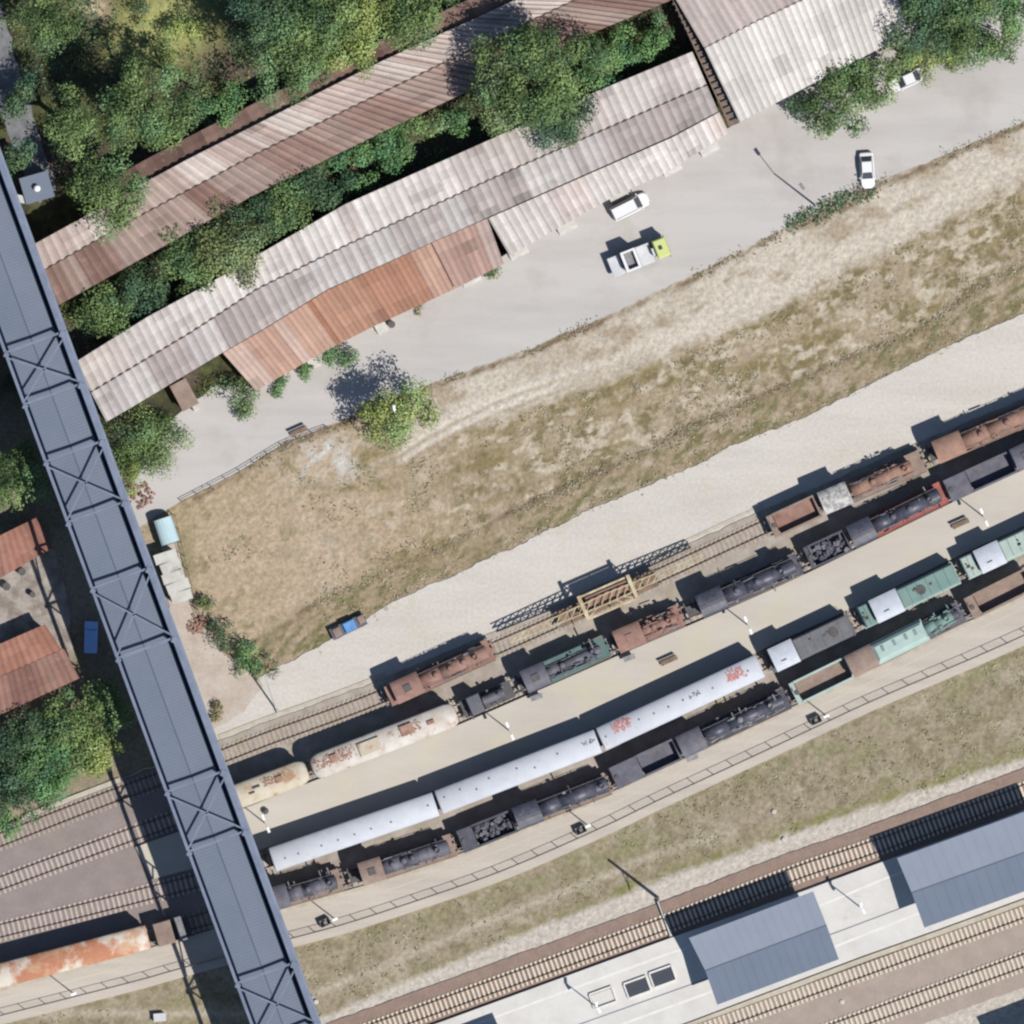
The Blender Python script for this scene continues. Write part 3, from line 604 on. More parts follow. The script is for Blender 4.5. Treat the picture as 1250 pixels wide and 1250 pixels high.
def steam(label, A, B, body, cabm, boardm, cab=(.04,.26), boiler=(.26,.9), br=.84, bz=2.65, tanks=None, nw=4, wr=.65, deflect=False, chim=.82, domes=(.45,.62), seed=1, roofm=None, smoke=None, cabw=2.9, dm=None, hatch=True, bunker=False, rails=True, fronts=True, name='steam_locomotive', cabz=4.3):
    root, L = veh(name, label, 'steam locomotive', A, B)
    X = lambda f: -L/2+L*f
    b = MB().box((0,0,.95), (L-1.1, 1.3, .5)); 
    for e in (-1,1): b.box((e*(L/2-.55),0,1.05), (.14,2.5,.5))
    b.build('frame', M['dark'], root)
    b = MB(); b.box(((X(cab[1])+X(.97))/2,0,1.42), (X(.97)-X(cab[1]),2.75,.07)); 
    b.box((X(.97)+.1,0,1.25), (.25,2.4,.3)); b.build('running_board', boardm, root)
    for s_ in (-1,1): MB().box(((X(cab[1])+X(.97))/2,s_*1.4,1.45), (X(.97)-X(cab[1]),.1,.12)).build('valance_highlight', M['tan_rust'] if boardm is not M['red'] else boardm, root)  # board-edge strips, pale tone added as a painted highlight
    x0, x1 = X(boiler[0]), X(boiler[1]); b = MB(); sb = x1-(x1-x0)*.17
    b.cyl((x0,0,bz),(x0+(x1-x0)*.3,0,bz), br*1.08, br*1.04, n=20); b.cyl((x0+(x1-x0)*.3,0,bz),(sb,0,bz), br, br, n=20)
    for k in range(1, 6): xx = x0+(sb-x0)*k/6; b.cyl((xx-.03,0,bz),(xx+.03,0,bz), br*1.035+ (.05 if k<2 else 0), n=20)
    b.build('boiler', body, root, True)
    b = MB(); b.cyl((sb+.01,0,bz),(x1,0,bz), br*1.07, n=20); b.cyl((x1,0,bz),(x1+.1,0,bz), br*.8, br*.6, n=16); b.build('smokebox', smoke or body, root)
    xc = X(chim); b = MB(); b.cyl((xc,0,bz+br*.8),(xc,0,bz+br+.45), .26,.3,n=14, cap=False); b.cyl((xc,0,bz+br+.42),(xc,0,bz+br+.5), .36,.36,n=14, cap=False); b.cyl((xc,0,bz+br+.2),(xc,0,bz+br+.22), .27,n=12); b.build('chimney', dm or body, root)
    for d in domes: b = MB(); b.cyl((X(d),0,bz+br*.7),(X(d),0,bz+br+.2), .4,.38,n=14); b.dome((X(d),0,bz+br+.2),.38,.25); b.build('dome', dm or body, root, False)
    cx0, cx1 = X(cab[0]), X(cab[1]); cc = (cx0+cx1)/2; cl = cx1-cx0
    c = MB().box((cc,0,2.4), (cl*.9,cabw-.15,2.3)).build('cab', cabm, root)
    rings = []
    for xx in (cx0-.08, cx1+.08):
        rings.append([Vector((xx, math.sin(t)*cabw/2/math.sin(1.0)*1.0, cabz-.55+ (math.cos(t)-math.cos(1.0))*1.0)) for t in np.linspace(-1,1,9)]+[Vector((xx, cabw/2-.05, cabz-.75)), Vector((xx,-cabw/2+.05, cabz-.75))])
    MB().loft(rings).build('cab_roof', roofm or cabm, c)
    if hatch: MB().box((cc,0,cabz-.06), (min(.9,cl*.35),.9,.12), ch=.03).build('roof_hatch', M['dark'] if seed%2 else (roofm or cabm), c)
    if tanks:
        for s in (-1,1):
            tx0, tx1 = X(tanks[0]), X(tanks[1]); MB().box(((tx0+tx1)/2, s*1.13, 2.1), (tx1-tx0,.55,1.3), ch=.06).build('side_tank', tanks[2], root)
    if deflect:
        for s in (-1,1): MB().box((X(chim),s*1.22,2.7), (1.5,.05,1.3)).build('smoke_deflector', body, root)
    clutter(root, L, x0+.3, x1-.5, 14, M['steelgrey'], seed+31, w=1.2, z=(1.5,3.2))
    for s in (-1,1):
        b = MB(); b.cyl((x1-.9,s*1.05,.85),(x1+.1,s*1.05,.85),.34,n=14); b.box((x1-.4,s*1.05,1.2),(.9,.4,.3)); b.build('cylinder', body, root)
        if rails: b = MB(); b.cyl((x0,s*(br+.12),bz+.3),(x1,s*(br+.12),bz+.3),.03,n=6); b.build('handrail', M['steelgrey'], root)
        b = MB(); n_ = fr(L, .3, .3+.12*(nw-1)); b.box(((n_[0]+n_[1])/2, s*.92, wr*.8), (n_[1]-n_[0],.06,.14)); b.build('coupling_rod', M['steelgrey'], root)
    if bunker: MB().box((cx0-.45,0,2.0),(.9,2.6,1.3), ch=.05).build('bunker', cabm, root)
    wheels(root, fr(L, *[.3+.12*k for k in range(nw)]), wr); wheels(root, fr(L, .12, .9), .42)
    clutter(root, L, x0+.2, x1-.2, 26, M['steelgrey'] if boardm is M['black'] else boardm, seed, w=1.3, z=(1.45,2.0)); clutter(root, L, x0+.3, x1-.5, 30, dm or body, seed+9, w=.95, z=(2.2,3.3))
    if fronts:
        MB().cyl((X(.97)+.15,0,2.0),(X(.97)+.32,0,2.0),.17,n=10).build('headlamp', M['steelgrey'], root)
        for s in (-1,1): MB().cyl((X(.97)+.1,s*.85,1.6),(X(.97)+.3,s*.85,1.6),.14,n=10).build('headlamp', M['steelgrey'], root)
    buffers(root, L); return root, L
def tender(label, A, B, shell, inner, w=2.9, h=2.7, deck=.25, flip=False, load=None, rim=None, name='tender'):
    root, L = veh(name, label, 'tender', A, B); s = -1 if flip else 1
    MB().box((0,0,.95), (L-1.0,1.6,.5)).build('frame', M['dark'], root)
    b = MB(); L2 = L-1.0; z0 = 1.25; t = .14; xd = -L2/2+deck*L2      # solid water deck at one end, open bunker the other
    b.box((s*(-L2/2+deck*L2/2),0,(z0+h)/2), (deck*L2,w,h-z0), ch=.05)
    for q in (-1,1): b.box((s*(xd+(L2/2-xd)/2), q*(w/2-t/2), (z0+h)/2), (L2/2-xd,t,h-z0))
    b.box((s*(L2/2-t/2),0,(z0+h)/2), (t,w-2*t-.01,h-z0)); b.build('tank', shell, root)
    MB().box((s*(xd+(L2/2-xd)/2),0,z0+.12), (L2/2-xd-t-.02,w-2*t-.02,.2)).build('bunker_floor', inner, root)
    b = MB()
    for q in (-1,1): b.box((s*(xd+(L2/2-xd)/2), q*(w/2-.13), h+.04), (L2/2-xd-.02,.26,.07))
    b.box((s*(L2/2-.13),0,h+.045), (.24,w-.55,.06)); b.build('rim', rim or shell, root)
    b = MB(); b.cyl((s*(-L2/2+.5),0,h),(s*(-L2/2+.5),0,h+.15),.3,n=12); b.box((s*(-L2/2+.15),.6,h+.03),(.1,.5,.1)); b.build('filler_cap', M['dark'], root)
    if load:
        r = random.Random(len(label)); b = MB()
        for _ in range(60): b.box((s*r.uniform(xd+.4,L2/2-.5), r.uniform(-w/2+.45,w/2-.45), z0+.35+r.uniform(0,.7)), (r.uniform(.2,.6),)*3, r.uniform(0,3), r.uniform(0,3))
        b.build('scrap_load', load, root)
    wheels(root, fr(L, .16, .3, .7, .84), .48); buffers(root, L); return root
def coach(label, A, B, roofm, sidem, w=3.05, endround=0, zt=4.1, vents=(), group=None, name='passenger_coach', cat='coach', nwin=9, patches=(), boxes=()):
    root, L = veh(name, label, cat, A, B, group)
    def rr(x, s, zr_, ws=1.0): return [Vector((x, math.sin(t)/math.sin(1.2)*w/2*ws, zr_-.5*s+(math.cos(t)-math.cos(1.2))*.78*s)) for t in np.linspace(-1.2,1.2,13)]
    xs = [(-L/2+.12,.9),(-L/2+.3,1)] if not endround else [(-L/2+.1,.55),(-L/2+.3,.76),(-L/2+.7,.91),(-L/2+1.3,1)]
    xs = xs+[(-a, s) for a, s in xs[::-1]]
    def ht(x, t): return 0
    rings = []
    for x, s in xs:
        r = rr(x, 1, zt, s if endround else 1); 
        if s < 1: r = [Vector((v.x, v.y, v.z-(1-s)*.9)) for v in r]
        rings.append(r+[Vector((x, w/2*(s if endround else 1)-.06, zt-.95))]+[Vector((x,-w/2*(s if endround else 1)+.06, zt-.95))])
    roof = MB().loft(rings).build('roof', roofm, root, False)
    for p_ in roof.data.polygons: p_.use_smooth = len(p_.vertices) == 4
    def zroof(y): t = math.asin(max(-1,min(1,y/(w/2)*math.sin(1.2)))); return zt-.5+(math.cos(t)-math.cos(1.2))*.78
    if endround:
        pr = [(-L/2+.15,.5),(-L/2+.5,.8),(-L/2+1.3,1),(L/2-1.3,1),(L/2-.5,.8),(L/2-.15,.5)]
        o = [Vector((x, w/2*s-.05, 0)) for x, s in pr]+[Vector((x,-w/2*s+.05,0)) for x, s in pr[::-1]]
        MB().loft([[v+Vector((0,0,1.0)) for v in o],[v+Vector((0,0,zt-.94)) for v in o]]).build('body', sidem, root)
    else: MB().box((0,0,(zt-.94+1.0)/2), (L-.35,w-.12,zt-1.94)).build('body', sidem, root)
    for k, (f, y) in enumerate(vents):
        x = -L/2+L*f; b = MB(); b.cyl((x,y,zroof(y)-.05),(x,y,zroof(y)+.1),.1,.08,n=10); b.dome((x,y,zroof(y)+.1),.12,.05,n=10,m=2); b.build('roof_vent', M['steelgrey'], roof)
    for (f, y, sx, sy, m_) in boxes:
        x = -L/2+L*f; MB().box((x,y,zroof(y)+.08), (sx,sy,.25), ch=.04).build('roof_box', m_, roof)
    for (f0, f1, y0, y1, pr, m_, sd) in patches:
        r = random.Random(sd); b = MB(); st = .17; x = -L/2+L*f0; cx = (f0+f1)/2*L-L/2; cy = (y0+y1)/2
        while x < -L/2+L*f1:
            y = y0
            while y < y1:
                e = 1-max(abs(x-cx)/((f1-f0)*L/2), abs(y-cy)/((y1-y0)/2))
                if r.random() < pr*min(1, e*2.5+.25):
                    b.poly([(x+r.uniform(-.05,.02),y,zroof(y)+.03),(x+st,y+r.uniform(-.05,.05),zroof(y)+.03),(x+st,y+st,zroof(y+st)+.03),(x,y+st,zroof(y+st)+.03)])
                y += st
            x += st
        if b.v: b.build('peeled_paint', m_, roof)
    wm = None
    for k in range(nwin):
        for s in (-1, 1):
            x = -L/2+1.6+(L-3.2)*k/(nwin-1)
            if wm is None: wm = MB().box((0,0,0), (1.1,.03,.8)).build('window', M['glass'], root); o = wm
            else: o = share(wm, root, 'window')
            o.location = (x, s*(w/2-.035), 2.35)
    MB().box((0,0,.75), (L-1.2,2.2,.5)).build('underframe', M['dark'], root)
    wheels(root, fr(L, .1, .22, .78, .9), .46); buffers(root, L); return root
def diesel(label, A, B, hood, cabroof, cabf, hoods, boardm, fan=None, hh=3.4, rise=4.3, hw=2.0):
    root, L = veh('diesel_shunter', label, 'diesel locomotive', A, B, 'hood diesel shunters by the sandy platform'); X = lambda f: -L/2+L*f
    b = MB().box((0,0,1.15), (L-1.0,2.9,.28)); 
    for e in (-1,1): b.box((e*(L/2-.55),0,1.05),(.12,2.7,.6))
    b.build('frame', boardm, root)
    for f0, f1, h_, w_ in hoods:
        b = MB(); h_ += .35; w_ += .3; b.box(((X(f0)+X(f1))/2,0,(1.3+h_)/2), (X(f1)-X(f0),w_,h_-1.3), ch=.14); h = b.build('hood', hood, root)
        b = MB(); n = max(2,int((X(f1)-X(f0))/1.1))
        for k in range(1,n): b.box((X(f0)+(X(f1)-X(f0))*k/n,0,h_+.012), (.05,w_-.32,.025))
        b.build('hood_seam', M['dark'], h)
        b = MB(); r = random.Random(int(f0*99)); 
        for k in range(3): b.box((X(f0)+(X(f1)-X(f0))*r.uniform(.15,.85), r.uniform(-.4,.4), h_+.04), (.35,.3,.08), ch=.02)
        b.cyl((X(f0)+(X(f1)-X(f0))*.3,.35,h_),(X(f0)+(X(f1)-X(f0))*.3,.35,h_+.3),.1,n=8); b.build('exhaust', M['dark'], h)
    if fan:
        b = MB(); 
        for r0, r1 in ((.62,.5),(.3,.2)):
            n = 24
            for k in range(n):
                t0 = 2*math.pi*k/n; t1 = 2*math.pi*(k+1)/n; z = hh+.05
                b.poly([(X(fan)+r0*math.cos(t0),r0*math.sin(t0),z),(X(fan)+r0*math.cos(t1),r0*math.sin(t1),z),(X(fan)+r1*math.cos(t1),r1*math.sin(t1),z),(X(fan)+r1*math.cos(t0),r1*math.sin(t0),z)])
        b.cyl((X(fan),0,hh),(X(fan),0,hh+.03),.48,n=18); b.build('radiator_fan', M['dark'], root)
    c0, c1 = X(cabf[0]), X(cabf[1]); c = MB().box(((c0+c1)/2,0,2.45),(c1-c0-.15,2.8,2.6)).build('cab', hood, root)
    rings = [[Vector((x, math.sin(t)/math.sin(.9)*1.52, rise-.35+(math.cos(t)-math.cos(.9))*.8)) for t in np.linspace(-.9,.9,9)]+[Vector((x,1.42,rise-.5)),Vector((x,-1.42,rise-.5))] for x in (c0,c1)]
    MB().loft(rings).build('cab_roof', cabroof, c); MB().cyl(((c0+c1)/2-.6,-.5,rise-.02),((c0+c1)/2+.1,-.5,rise+.02),.06,n=6).build('horn', M['dark'], c)
    for s in (-1,1):
        for xx, ww in (((c0+c1)/2, (c1-c0)*.55),): MB().box((xx,s*1.4,3.0),(ww,.03,.6)).build('window', M['glass'], c)
        b = MB(); b.cyl((X(.06),s*1.4,2.2),(X(.94),s*1.4,2.2),.025,n=6)
        for k in range(7): xx = X(.06+.88*k/6); b.cyl((xx,s*1.4,1.28),(xx,s*1.4,2.2),.025,n=6)
        b.build('handrail', boardm, root)
    wheels(root, fr(L,.17,.31,.69,.83), .5); buffers(root, L); return root
# --- T1
steam('rusty pinkish tank locomotive with flat cab roof at the west end of the top siding', (468,853),(604,791), M['rust'], M['rust'], M['rust'], cab=(.1,.33), boiler=(.33,.93), tanks=None, domes=(.47,.6,.72), seed=3, hatch=True, bunker=True, roofm=M['rust'], nw=4, cabw=2.8, cabz=4.2)
def craneboom():
    root, L = veh('crane_wagon', 'yellow lattice boom crane wagon lying along the top siding', 'crane wagon', (618,784),(864,677))
    MB().box((0,0,.95),(13,2.2,.4)).build('flat_deck', M['wood'], root)
    b = MB(); z0, z1 = 2.7, 3.5; ws = .6; n = 26
    pts = [(-L/2+.5+(L-1)*k/n) for k in range(n+1)]
    sc_ = lambda x: .45+.55*(1-abs(x)/(L/2))
    for k in range(n):
        a, c = pts[k], pts[k+1]
        for s in (-1,1):
            for z in (z0,z1): b.cyl((a,s*ws*sc_(a),z),(c,s*ws*sc_(c),z),.085,n=5)
            b.cyl((a,s*ws*sc_(a),z0),(c,s*ws*sc_(c),z1),.065,n=5); b.cyl((c,s*ws*sc_(c),z0),(c,s*ws*sc_(c),z1),.065,n=5)
        for z in (z0,z1): b.cyl((a,-ws*sc_(a),z),(c,ws*sc_(c),z),.065,n=5)
    b.build('lattice_boom', M['yellow'], root)
    b = MB()
    for s in (-1.45,1.45):
        b.box((.2,s,3.0),(6.6,.24,.3))
        for x in (-3.1,.2,3.4): b.cyl((x,s,1.1),(x,s,2.9),.09,n=6)
    for x in (-3.1,3.4): b.box((x,0,3.6),(.45,3.3,.12))
    for x0,y0,x1,y1 in ((-3.1,-1.4,-.6,.0),(3.4,-1.4,1,0),(1.8,-1.4,.6,-.3)): b.cyl((x0,y0,3.1),(x1,y1,3.1),.09,n=6)
    b.build('support_frame', M['yellow'], root)
    MB().box((.3,.55,2.1),(5.6,1.3,2.0),ch=.1).build('winch_house', M['rust_orange'], root)
    clutter(root, L, -5, 5, 16, M['rust'], 44, w=.9, z=(1.2,1.6))
    wheels(root, [-5.4,-3.6,3.6,5.4], .46); buffers(root, 14)
craneboom()
tender('rusty brown tender coupled behind the locomotive with the silver cab', (936,646),(1003,615), M['tan_rust'], M['rust'], deck=.12, h=2.5)
steam('scrapped rusty locomotive with flaking silver cab roof on the top siding', (1001,616),(1130,561), M['rust_orange'], M['silver'], M['tan_rust'], cab=(.02,.27), boiler=(.3,.86), br=.72, domes=(.5,), chim=.8, seed=8, roofm=M['silver'], dm=M['rust_orange'], hatch=False, cabz=4.2)
steam('big rusty brown locomotive cut off by the right edge on the top siding', (1130,558),(1290,490), M['rust_orange'], M['rust_orange'], M['rust_orange'], cab=(.08,.28), boiler=(.28,.92), br=.86, seed=10, domes=(.42,.62), hatch=False, dm=M['rust'], bunker=False)
# --- T2
coach('cream rusty railcar half hidden under the footbridge', (238,992),(376,940), M['cream2'], M['offwhite'], vents=(), name='railcar', cat='railcar', nwin=5, endround=1, boxes=[(.55,.3,.9,.25,M['dark']),(.5,-.2,.7,.2,M['dark']),(.75,.2,.9,.8,M['patch_rust'])], patches=[(.6,.8,-.2,1.0,.5,M['patch_rust'],5)])
coach('cream railcar with rounded ends and rust stained roof beside the platform', (380,939),(558,870), M['cream'], M['offwhite'], vents=(), name='railcar', cat='railcar', nwin=8, endround=1, w=3.1, boxes=[(.16,.3,.9,.9,M['patch_rust']),(.4,0,2.8,1.6,M['cream2']),(.66,.3,1.6,1.3,M['patch_rust']),(.82,.1,.9,.5,M['patch_rust'])], patches=[(.03,.3,-.6,1.1,.6,M['patch_rust'],1),(.6,.76,-.6,1.0,.55,M['patch_rust'],2)])
def steamwreck():
    root, L = veh('steam_locomotive', 'small dark grey stripped locomotive frame behind the cream railcar', 'steam locomotive', (560,869),(630,838))
    MB().box((0,0,.95),(L-1,2.2,.4)).build('frame', M['dark'], root)
    MB().box((-1.6,0,2.0),(1.7,2.4,1.7),ch=.1).build('cab', M['greyblack'], root)
    MB().cyl((-.6,0,1.9),(2.2,0,1.9),.6,n=16).build('boiler', M['greyblack'], root)
    MB().cyl((1.5,0,2.4),(1.5,0,2.9),.2,n=10).build('chimney', M['dark'], root)
    clutter(root, L, -2.6, 2.4, 26, M['greyblack'], 12, w=1.1, z=(1.2,2.2)); wheels(root, [-1.6,0,1.6], .5); buffers(root, L)
steamwreck()
steam('dark cabbed locomotive with green side tanks beside the platform', (629,838),(744,787), M['greyblack'], M['blackblue'], M['green'], cab=(.1,.33), boiler=(.3,.9), tanks=(.34,.74,M['green']), br=.55, bz=2.4, domes=(.5,), seed=13, roofm=M['greyblack'], nw=3, bunker=False, cabz=4.1)
steam('rusty tank locomotive with pinkish cab roof between green and black engines', (744,788),(834,750), M['rust'], M['rust'], M['rust'], cab=(.1,.44), boiler=(.44,.9), br=.6, bz=2.4, domes=(.6,), chim=.8, seed=14, nw=3, cabz=4.1, roofm=M['rust'])
steam('blue black locomotive with large cab and polished pipes west of the red one', (834,750),(980,686), M['blackblue'], M['blackblue'], M['black'], cab=(.14,.34), boiler=(.34,.93), br=.86, seed=15, deflect=True, dm=M['greyblack'], smoke=M['blackblue'], hatch=False, bunker=False)
tender('dark tender with grey coal bunker west of the red lined locomotive', (981,684),(1040,657), M['black'], M['greyblack'], deck=.1, h=2.4, load=M['greyblack'])
steam('blue black locomotive with bright red running board by the platform', (1037,657),(1156,599), M['blackblue'], M['blackblue'], M['red'], cab=(.02,.24), boiler=(.24,.92), br=.84, seed=16, hatch=False, dm=M['greyblack'])
tender('grey flat decked tender with long open bunker near the right edge', (1152,602),(1242,561), M['greyblack'], M['greyblack'], deck=.33, h=2.9)
steam('dark blue locomotive cut off at the right edge beside the platform lamp', (1236,563),(1360,505), M['blackblue'], M['greyblack'], M['black'], seed=17, cab=(.02,.24))
# --- T3
vz = [(f, -.35) for f in (.08,.16,.3,.4,.5,.6,.72)]
coach('white roofed coach nearest the footbridge with small roof vents', (331,1050),(533,981), M['coach'], M['coach_side'], group='white roofed coaches coupled in a row', vents=vz+[(.95,.1)])
coach('white roofed coach in the middle of the three coupled ones', (534,980),(731,904), M['coach'], M['coach_side'], group='white roofed coaches coupled in a row', vents=[(.05,.3),(.15,.5),(.24,-.2),(.33,.5),(.5,.4),(.6,-.3),(.75,.3),(.95,.1)], patches=[(.9,.98,-.3,.5,.3,M['steelgrey'],4)])
coach('white roofed coach with red peeling patches at both ends of its roof', (732,903),(929,812), M['coach'], M['coach_side'], group='white roofed coaches coupled in a row', vents=[(.04,0),(.25,.2),(.34,.1),(.43,.1),(.52,.1),(.62,0),(.7,-.1),(.92,.0)], patches=[(.09,.2,-.3,1.1,.75,M['patch'],7),(.79,.9,-.5,1.1,.7,M['patch'],8),(.55,.62,-.2,.4,.3,M['steelgrey'],9)])
diesel('grey hooded diesel shunter with pale cab roof next to the coaches', (934,811),(1044,759), M['grey'], M['cabroof'], (.08,.34), [(.34,.93,3.0,2.3)], M['grey'], fan=.76, hh=3.37)
diesel('teal green diesel shunter with pale lilac cab roof in the middle', (1046,757),(1172,697), M['green_teal'], M['cabroof'], (.16,.42), [(.05,.15,2.7,2.5),(.42,.96,3.0,2.2)], M['green_pale'], fan=.62, hh=3.37)
diesel('pale green diesel shunter with lilac cab roof at the right edge', (1172,697),(1300,637), M['green_pale'], M['cabroof'], (.17,.4), [(.04,.155,2.7,2.5),(.4,.95,3.0,2.2)], M['green_pale'], hh=3.37)
# --- T4
steam('black tank locomotive half under the footbridge with thin stovepipe chimney', (322,1101),(420,1073), M['greyblack'], M['greyblack'], M['tan_rust'], cab=(.02,.3), boiler=(.3,.9), seed=20, domes=(.55,), nw=3, hatch=False, smoke=M['black'])
steam('dark locomotive with tan cab roof south of the first white coach', (422,1074),(558,1030), M['greyblack'], M['greyblack'], M['tan_rust'], cab=(.14,.33), boiler=(.33,.92), seed=21, roofm=M['tan_rust'], domes=(.42,.52,.6), dm=M['greyblack'], rails=True)
tender('black tender with blue grey flat top south of the second white coach', (557,1030),(632,1000), M['black'], M['greyblack'], deck=.28, h=2.7, load=M['greyblack'])
steam('streamlined blue black locomotive with brown skirt under the second white coach', (628,1001),(746,955), M['blackblue'], M['blackblue'], M['tan_rust'], cab=(.02,.26), boiler=(.26,.96), br=.9, seed=22, domes=(), chim=.9, hatch=False, nw=5)
tender('black tender with flat grey deck and empty bunker under the third white coach', (744,953),(832,912), M['greyblack'], M['greyblack'], deck=.42, h=2.8)
steam('blue black locomotive with grey cab roof and bright domes under the third coach', (828,914),(965,850), M['blackblue'], M['greyblack'], M['black'], cab=(.02,.22), boiler=(.24,.93), br=.72, seed=23, domes=(.55,), dm=M['steelgrey'], hatch=False)
tender('pale green rimmed tender with rust brown empty bunker by the fenced walkway', (964,850),(1042,812), M['green_pale'], M['tan_rust'], deck=.08, h=2.8, rim=M['mint'])
mg, mgL = steam('mint green and grey locomotive behind the green rimmed tender', (1036,815),(1178,744), M['green_teal'], M['tan_rust'], M['greyblack'], cab=(.01,.22), boiler=(.66,.94), tanks=(.22,.66,M['mint']), seed=24, domes=(), chim=.84, br=.62, smoke=M['black'], hatch=False, nw=4)
cs = MB().box((-.06*mgL,0,2.45),(.43*mgL,2.3,1.9),ch=.35).build('engine_casing', M['mint'], mg)
for f_ in (-.2,-.1,0,.08): MB().box((f_*mgL,.25,3.44),(.35,.7,.12)).build('casing_hatch', M['green_teal'], cs)
tender('brown grey tender with deep open bunker at the lower right', (1178,746),(1262,704), M['tan_rust'], M['tan_rust'], deck=.14, h=2.9)
# mint casing top of the green locomotive
# --- west end of T4
coach('long white wagon with orange rust across its roof at the left edge', (-30,1199),(182,1143), M['rustwhite'], M['offwhite'], name='covered_wagon', cat='wagon', nwin=8, w=3.0)
w_, L_ = veh('flat_wagon', 'small brown box topped wagon with grey crate beside the footbridge shadow', 'wagon', (184,1144),(236,1129))
MB().box((0,0,.95),(L_-.8,2.2,.3)).build('frame', M['dark'], w_); MB().box((-1.0,0,1.9),(2.2,2.9,1.6),ch=.08).build('box_body', M['tan_rust'], w_); MB().box((1.1,0,1.6),(.9,3.0,1.0),ch=.05).build('crate', M['steelgrey'], w_); wheels(w_, [-1.5,1.5], .45); buffers(w_, L_)
# ------------------------------------------------------------------ road vehicles
def car(label, A, B, van=False, name='car'):       # A rear, B front
    a = P(*A, .012); c = P(*B, .012); d = c-a; L = d.length; root = empty(name, (a+c)/2, math.atan2(d.y, d.x), label, 'van' if van else 'car')
    h = L/2; W = .95 if van else .88
    prof = [(-h,.78,.45,.72),(-h+.12,.94,.3,.84),(-h+.8,1,.25,.92),(0,1,.25,.92),(h-1.2,1,.25,.9),(h-.5,.93,.26,.78),(h-.15,.8,.3,.68),(h,.6,.4,.6)]
    rings = []
    for x, wf, zb, zt in prof:
        w = W*wf; rings.append([Vector((x,-w*.92,zb)),Vector((x,w*.92,zb)),Vector((x,w,zb+.15)),Vector((x,w,zt-.12)),Vector((x,w*.86,zt)),Vector((x,-w*.86,zt)),Vector((x,-w,zt-.12)),Vector((x,-w,zb+.15))])
    MB().loft(rings).build('body', M['white'], root)
    if van: x0, x1, r0, r1, zt = -h+.08, h-1.0, -h+.2, h-1.75, 1.8
    else: x0, x1, r0, r1, zt = -h+.45, h-1.15, -h+1.15, h-2.0, 1.42
    z0 = .86
    low = [Vector((x0,-W*.84,z0)),Vector((x1,-W*.84,z0)),Vector((x1,W*.84,z0)),Vector((x0,W*.84,z0))]; top = [Vector((r0,-W*.7,zt)),Vector((r1,-W*.7,zt)),Vector((r1,W*.7,zt)),Vector((r0,W*.7,zt))]
    g = MB().loft([low, top]).build('cabin', M['white'], root)
    MB().box(((r0+r1)/2,0,zt+.015),(r1-r0,W*1.38,.05),ch=.02).build('roof', M['white'], root)
    def pane(name, i, j, e=.09, out=.02):
        a_, b_, c_, d_ = low[i], low[j], top[j], top[i]; cn = (a_+b_+c_+d_)/4; n = (b_-a_).cross(d_-a_).normalized()
        if n.dot(cn-Vector(((x0+x1)/2,0,1.1))) < 0: n = -n
        MB().poly([]) if False else None
        b = MB(); b.poly([(v.lerp(cn, e))+n*out for v in (a_, b_, c_, d_)]); b.build(name, M['glass'], root)
    pane('windscreen', 1, 2); pane('rear_window', 3, 0); pane('side_window', 0, 1, .12); pane('side_window', 2, 3, .12)
    for x in (-h+.85, h-.9):
        for s in (-1,1):
            b = MB(); b.cyl((x,s*(W-.2),.31),(x,s*(W+.01),.31),.31,n=16); b.build('wheel', M['tyre'], root)
    for s in (-1,1):
        MB().box((h-.2,s*W*.58,.62),(.2,.3,.12),rz=-s*.4).build('headlight', M['glass'], root); MB().box((-h+.05,s*W*.62,.68),(.08,.22,.14)).build('tail_light', M['red'], root)
        MB().box((x1-.15,s*(W+.06),.95),(.12,.2,.13)).build('mirror', M['white'], root)
car('white hatchback van parked facing east beside the pale lean-to', (747,263),(791,241), True, 'parked_van')
car('white sedan parked nose south at the yard edge near the lamp', (1057,186),(1060,230), False, 'parked_car')
car('white car half hidden under the yellow green shrubs by the east shed', (1126,89), (1086,107), False, 'parked_car')
tk = empty('flatbed_truck', P(779,314,.012), math.atan2(29.0,73.0), 'white bodied truck with lime yellow cab standing in the yard', 'truck')
MB().box((0,0,.75),(7.4,.9,.25)).build('chassis', M['dark'], tk)
c_ = MB().box((3.05,0,1.75),(1.6,2.35,2.1),ch=.14).build('cab', M['lime'], tk); MB().box((2.95,.1,2.83),(.45,.5,.08)).build('roof_hatch', M['glass'], c_); MB().box((3.87,0,2.0),(.03,2.0,.8)).build('windscreen', M['glass'], c_)
for s in (-1,1): MB().box((3.75,s*1.3,2.1),(.12,.25,.4)).build('mirror', M['dark'], c_)
MB().box((1.95,-.1,1.7),(.3,1.0,1.2),ch=.05).build('tool_box', M['offwhite'], tk)
MB().box((.9,0,1.15),(1.7,2.5,.5),ch=.05).build('deck', M['offwhite'], tk)
b = MB()
for cx, cy, sx, sy in ((-.95,1.15,1.9,.26),(-.95,-1.15,1.9,.26),(-1.75,0,.35,2.05),(-.15,0,.35,2.05)): b.box((cx,cy,2.0),(sx,sy,2.0))
b.build('hopper', M['white'], tk); MB().box((-.95,0,2.2),(1.2,2.0,.1)).build('hopper_load', M['steelgrey'], tk)
MB().box((-2.9,0,1.25),(1.5,2.45,.5),ch=.05).build('rear_deck', M['offwhite'], tk)
for x in (3.0,-.2,-1.4,-2.8):
    for s in (-1,1): MB().cyl((x,s*.85,.48),(x,s*1.15,.48),.48,n=16).build('wheel', M['tyre'], tk)
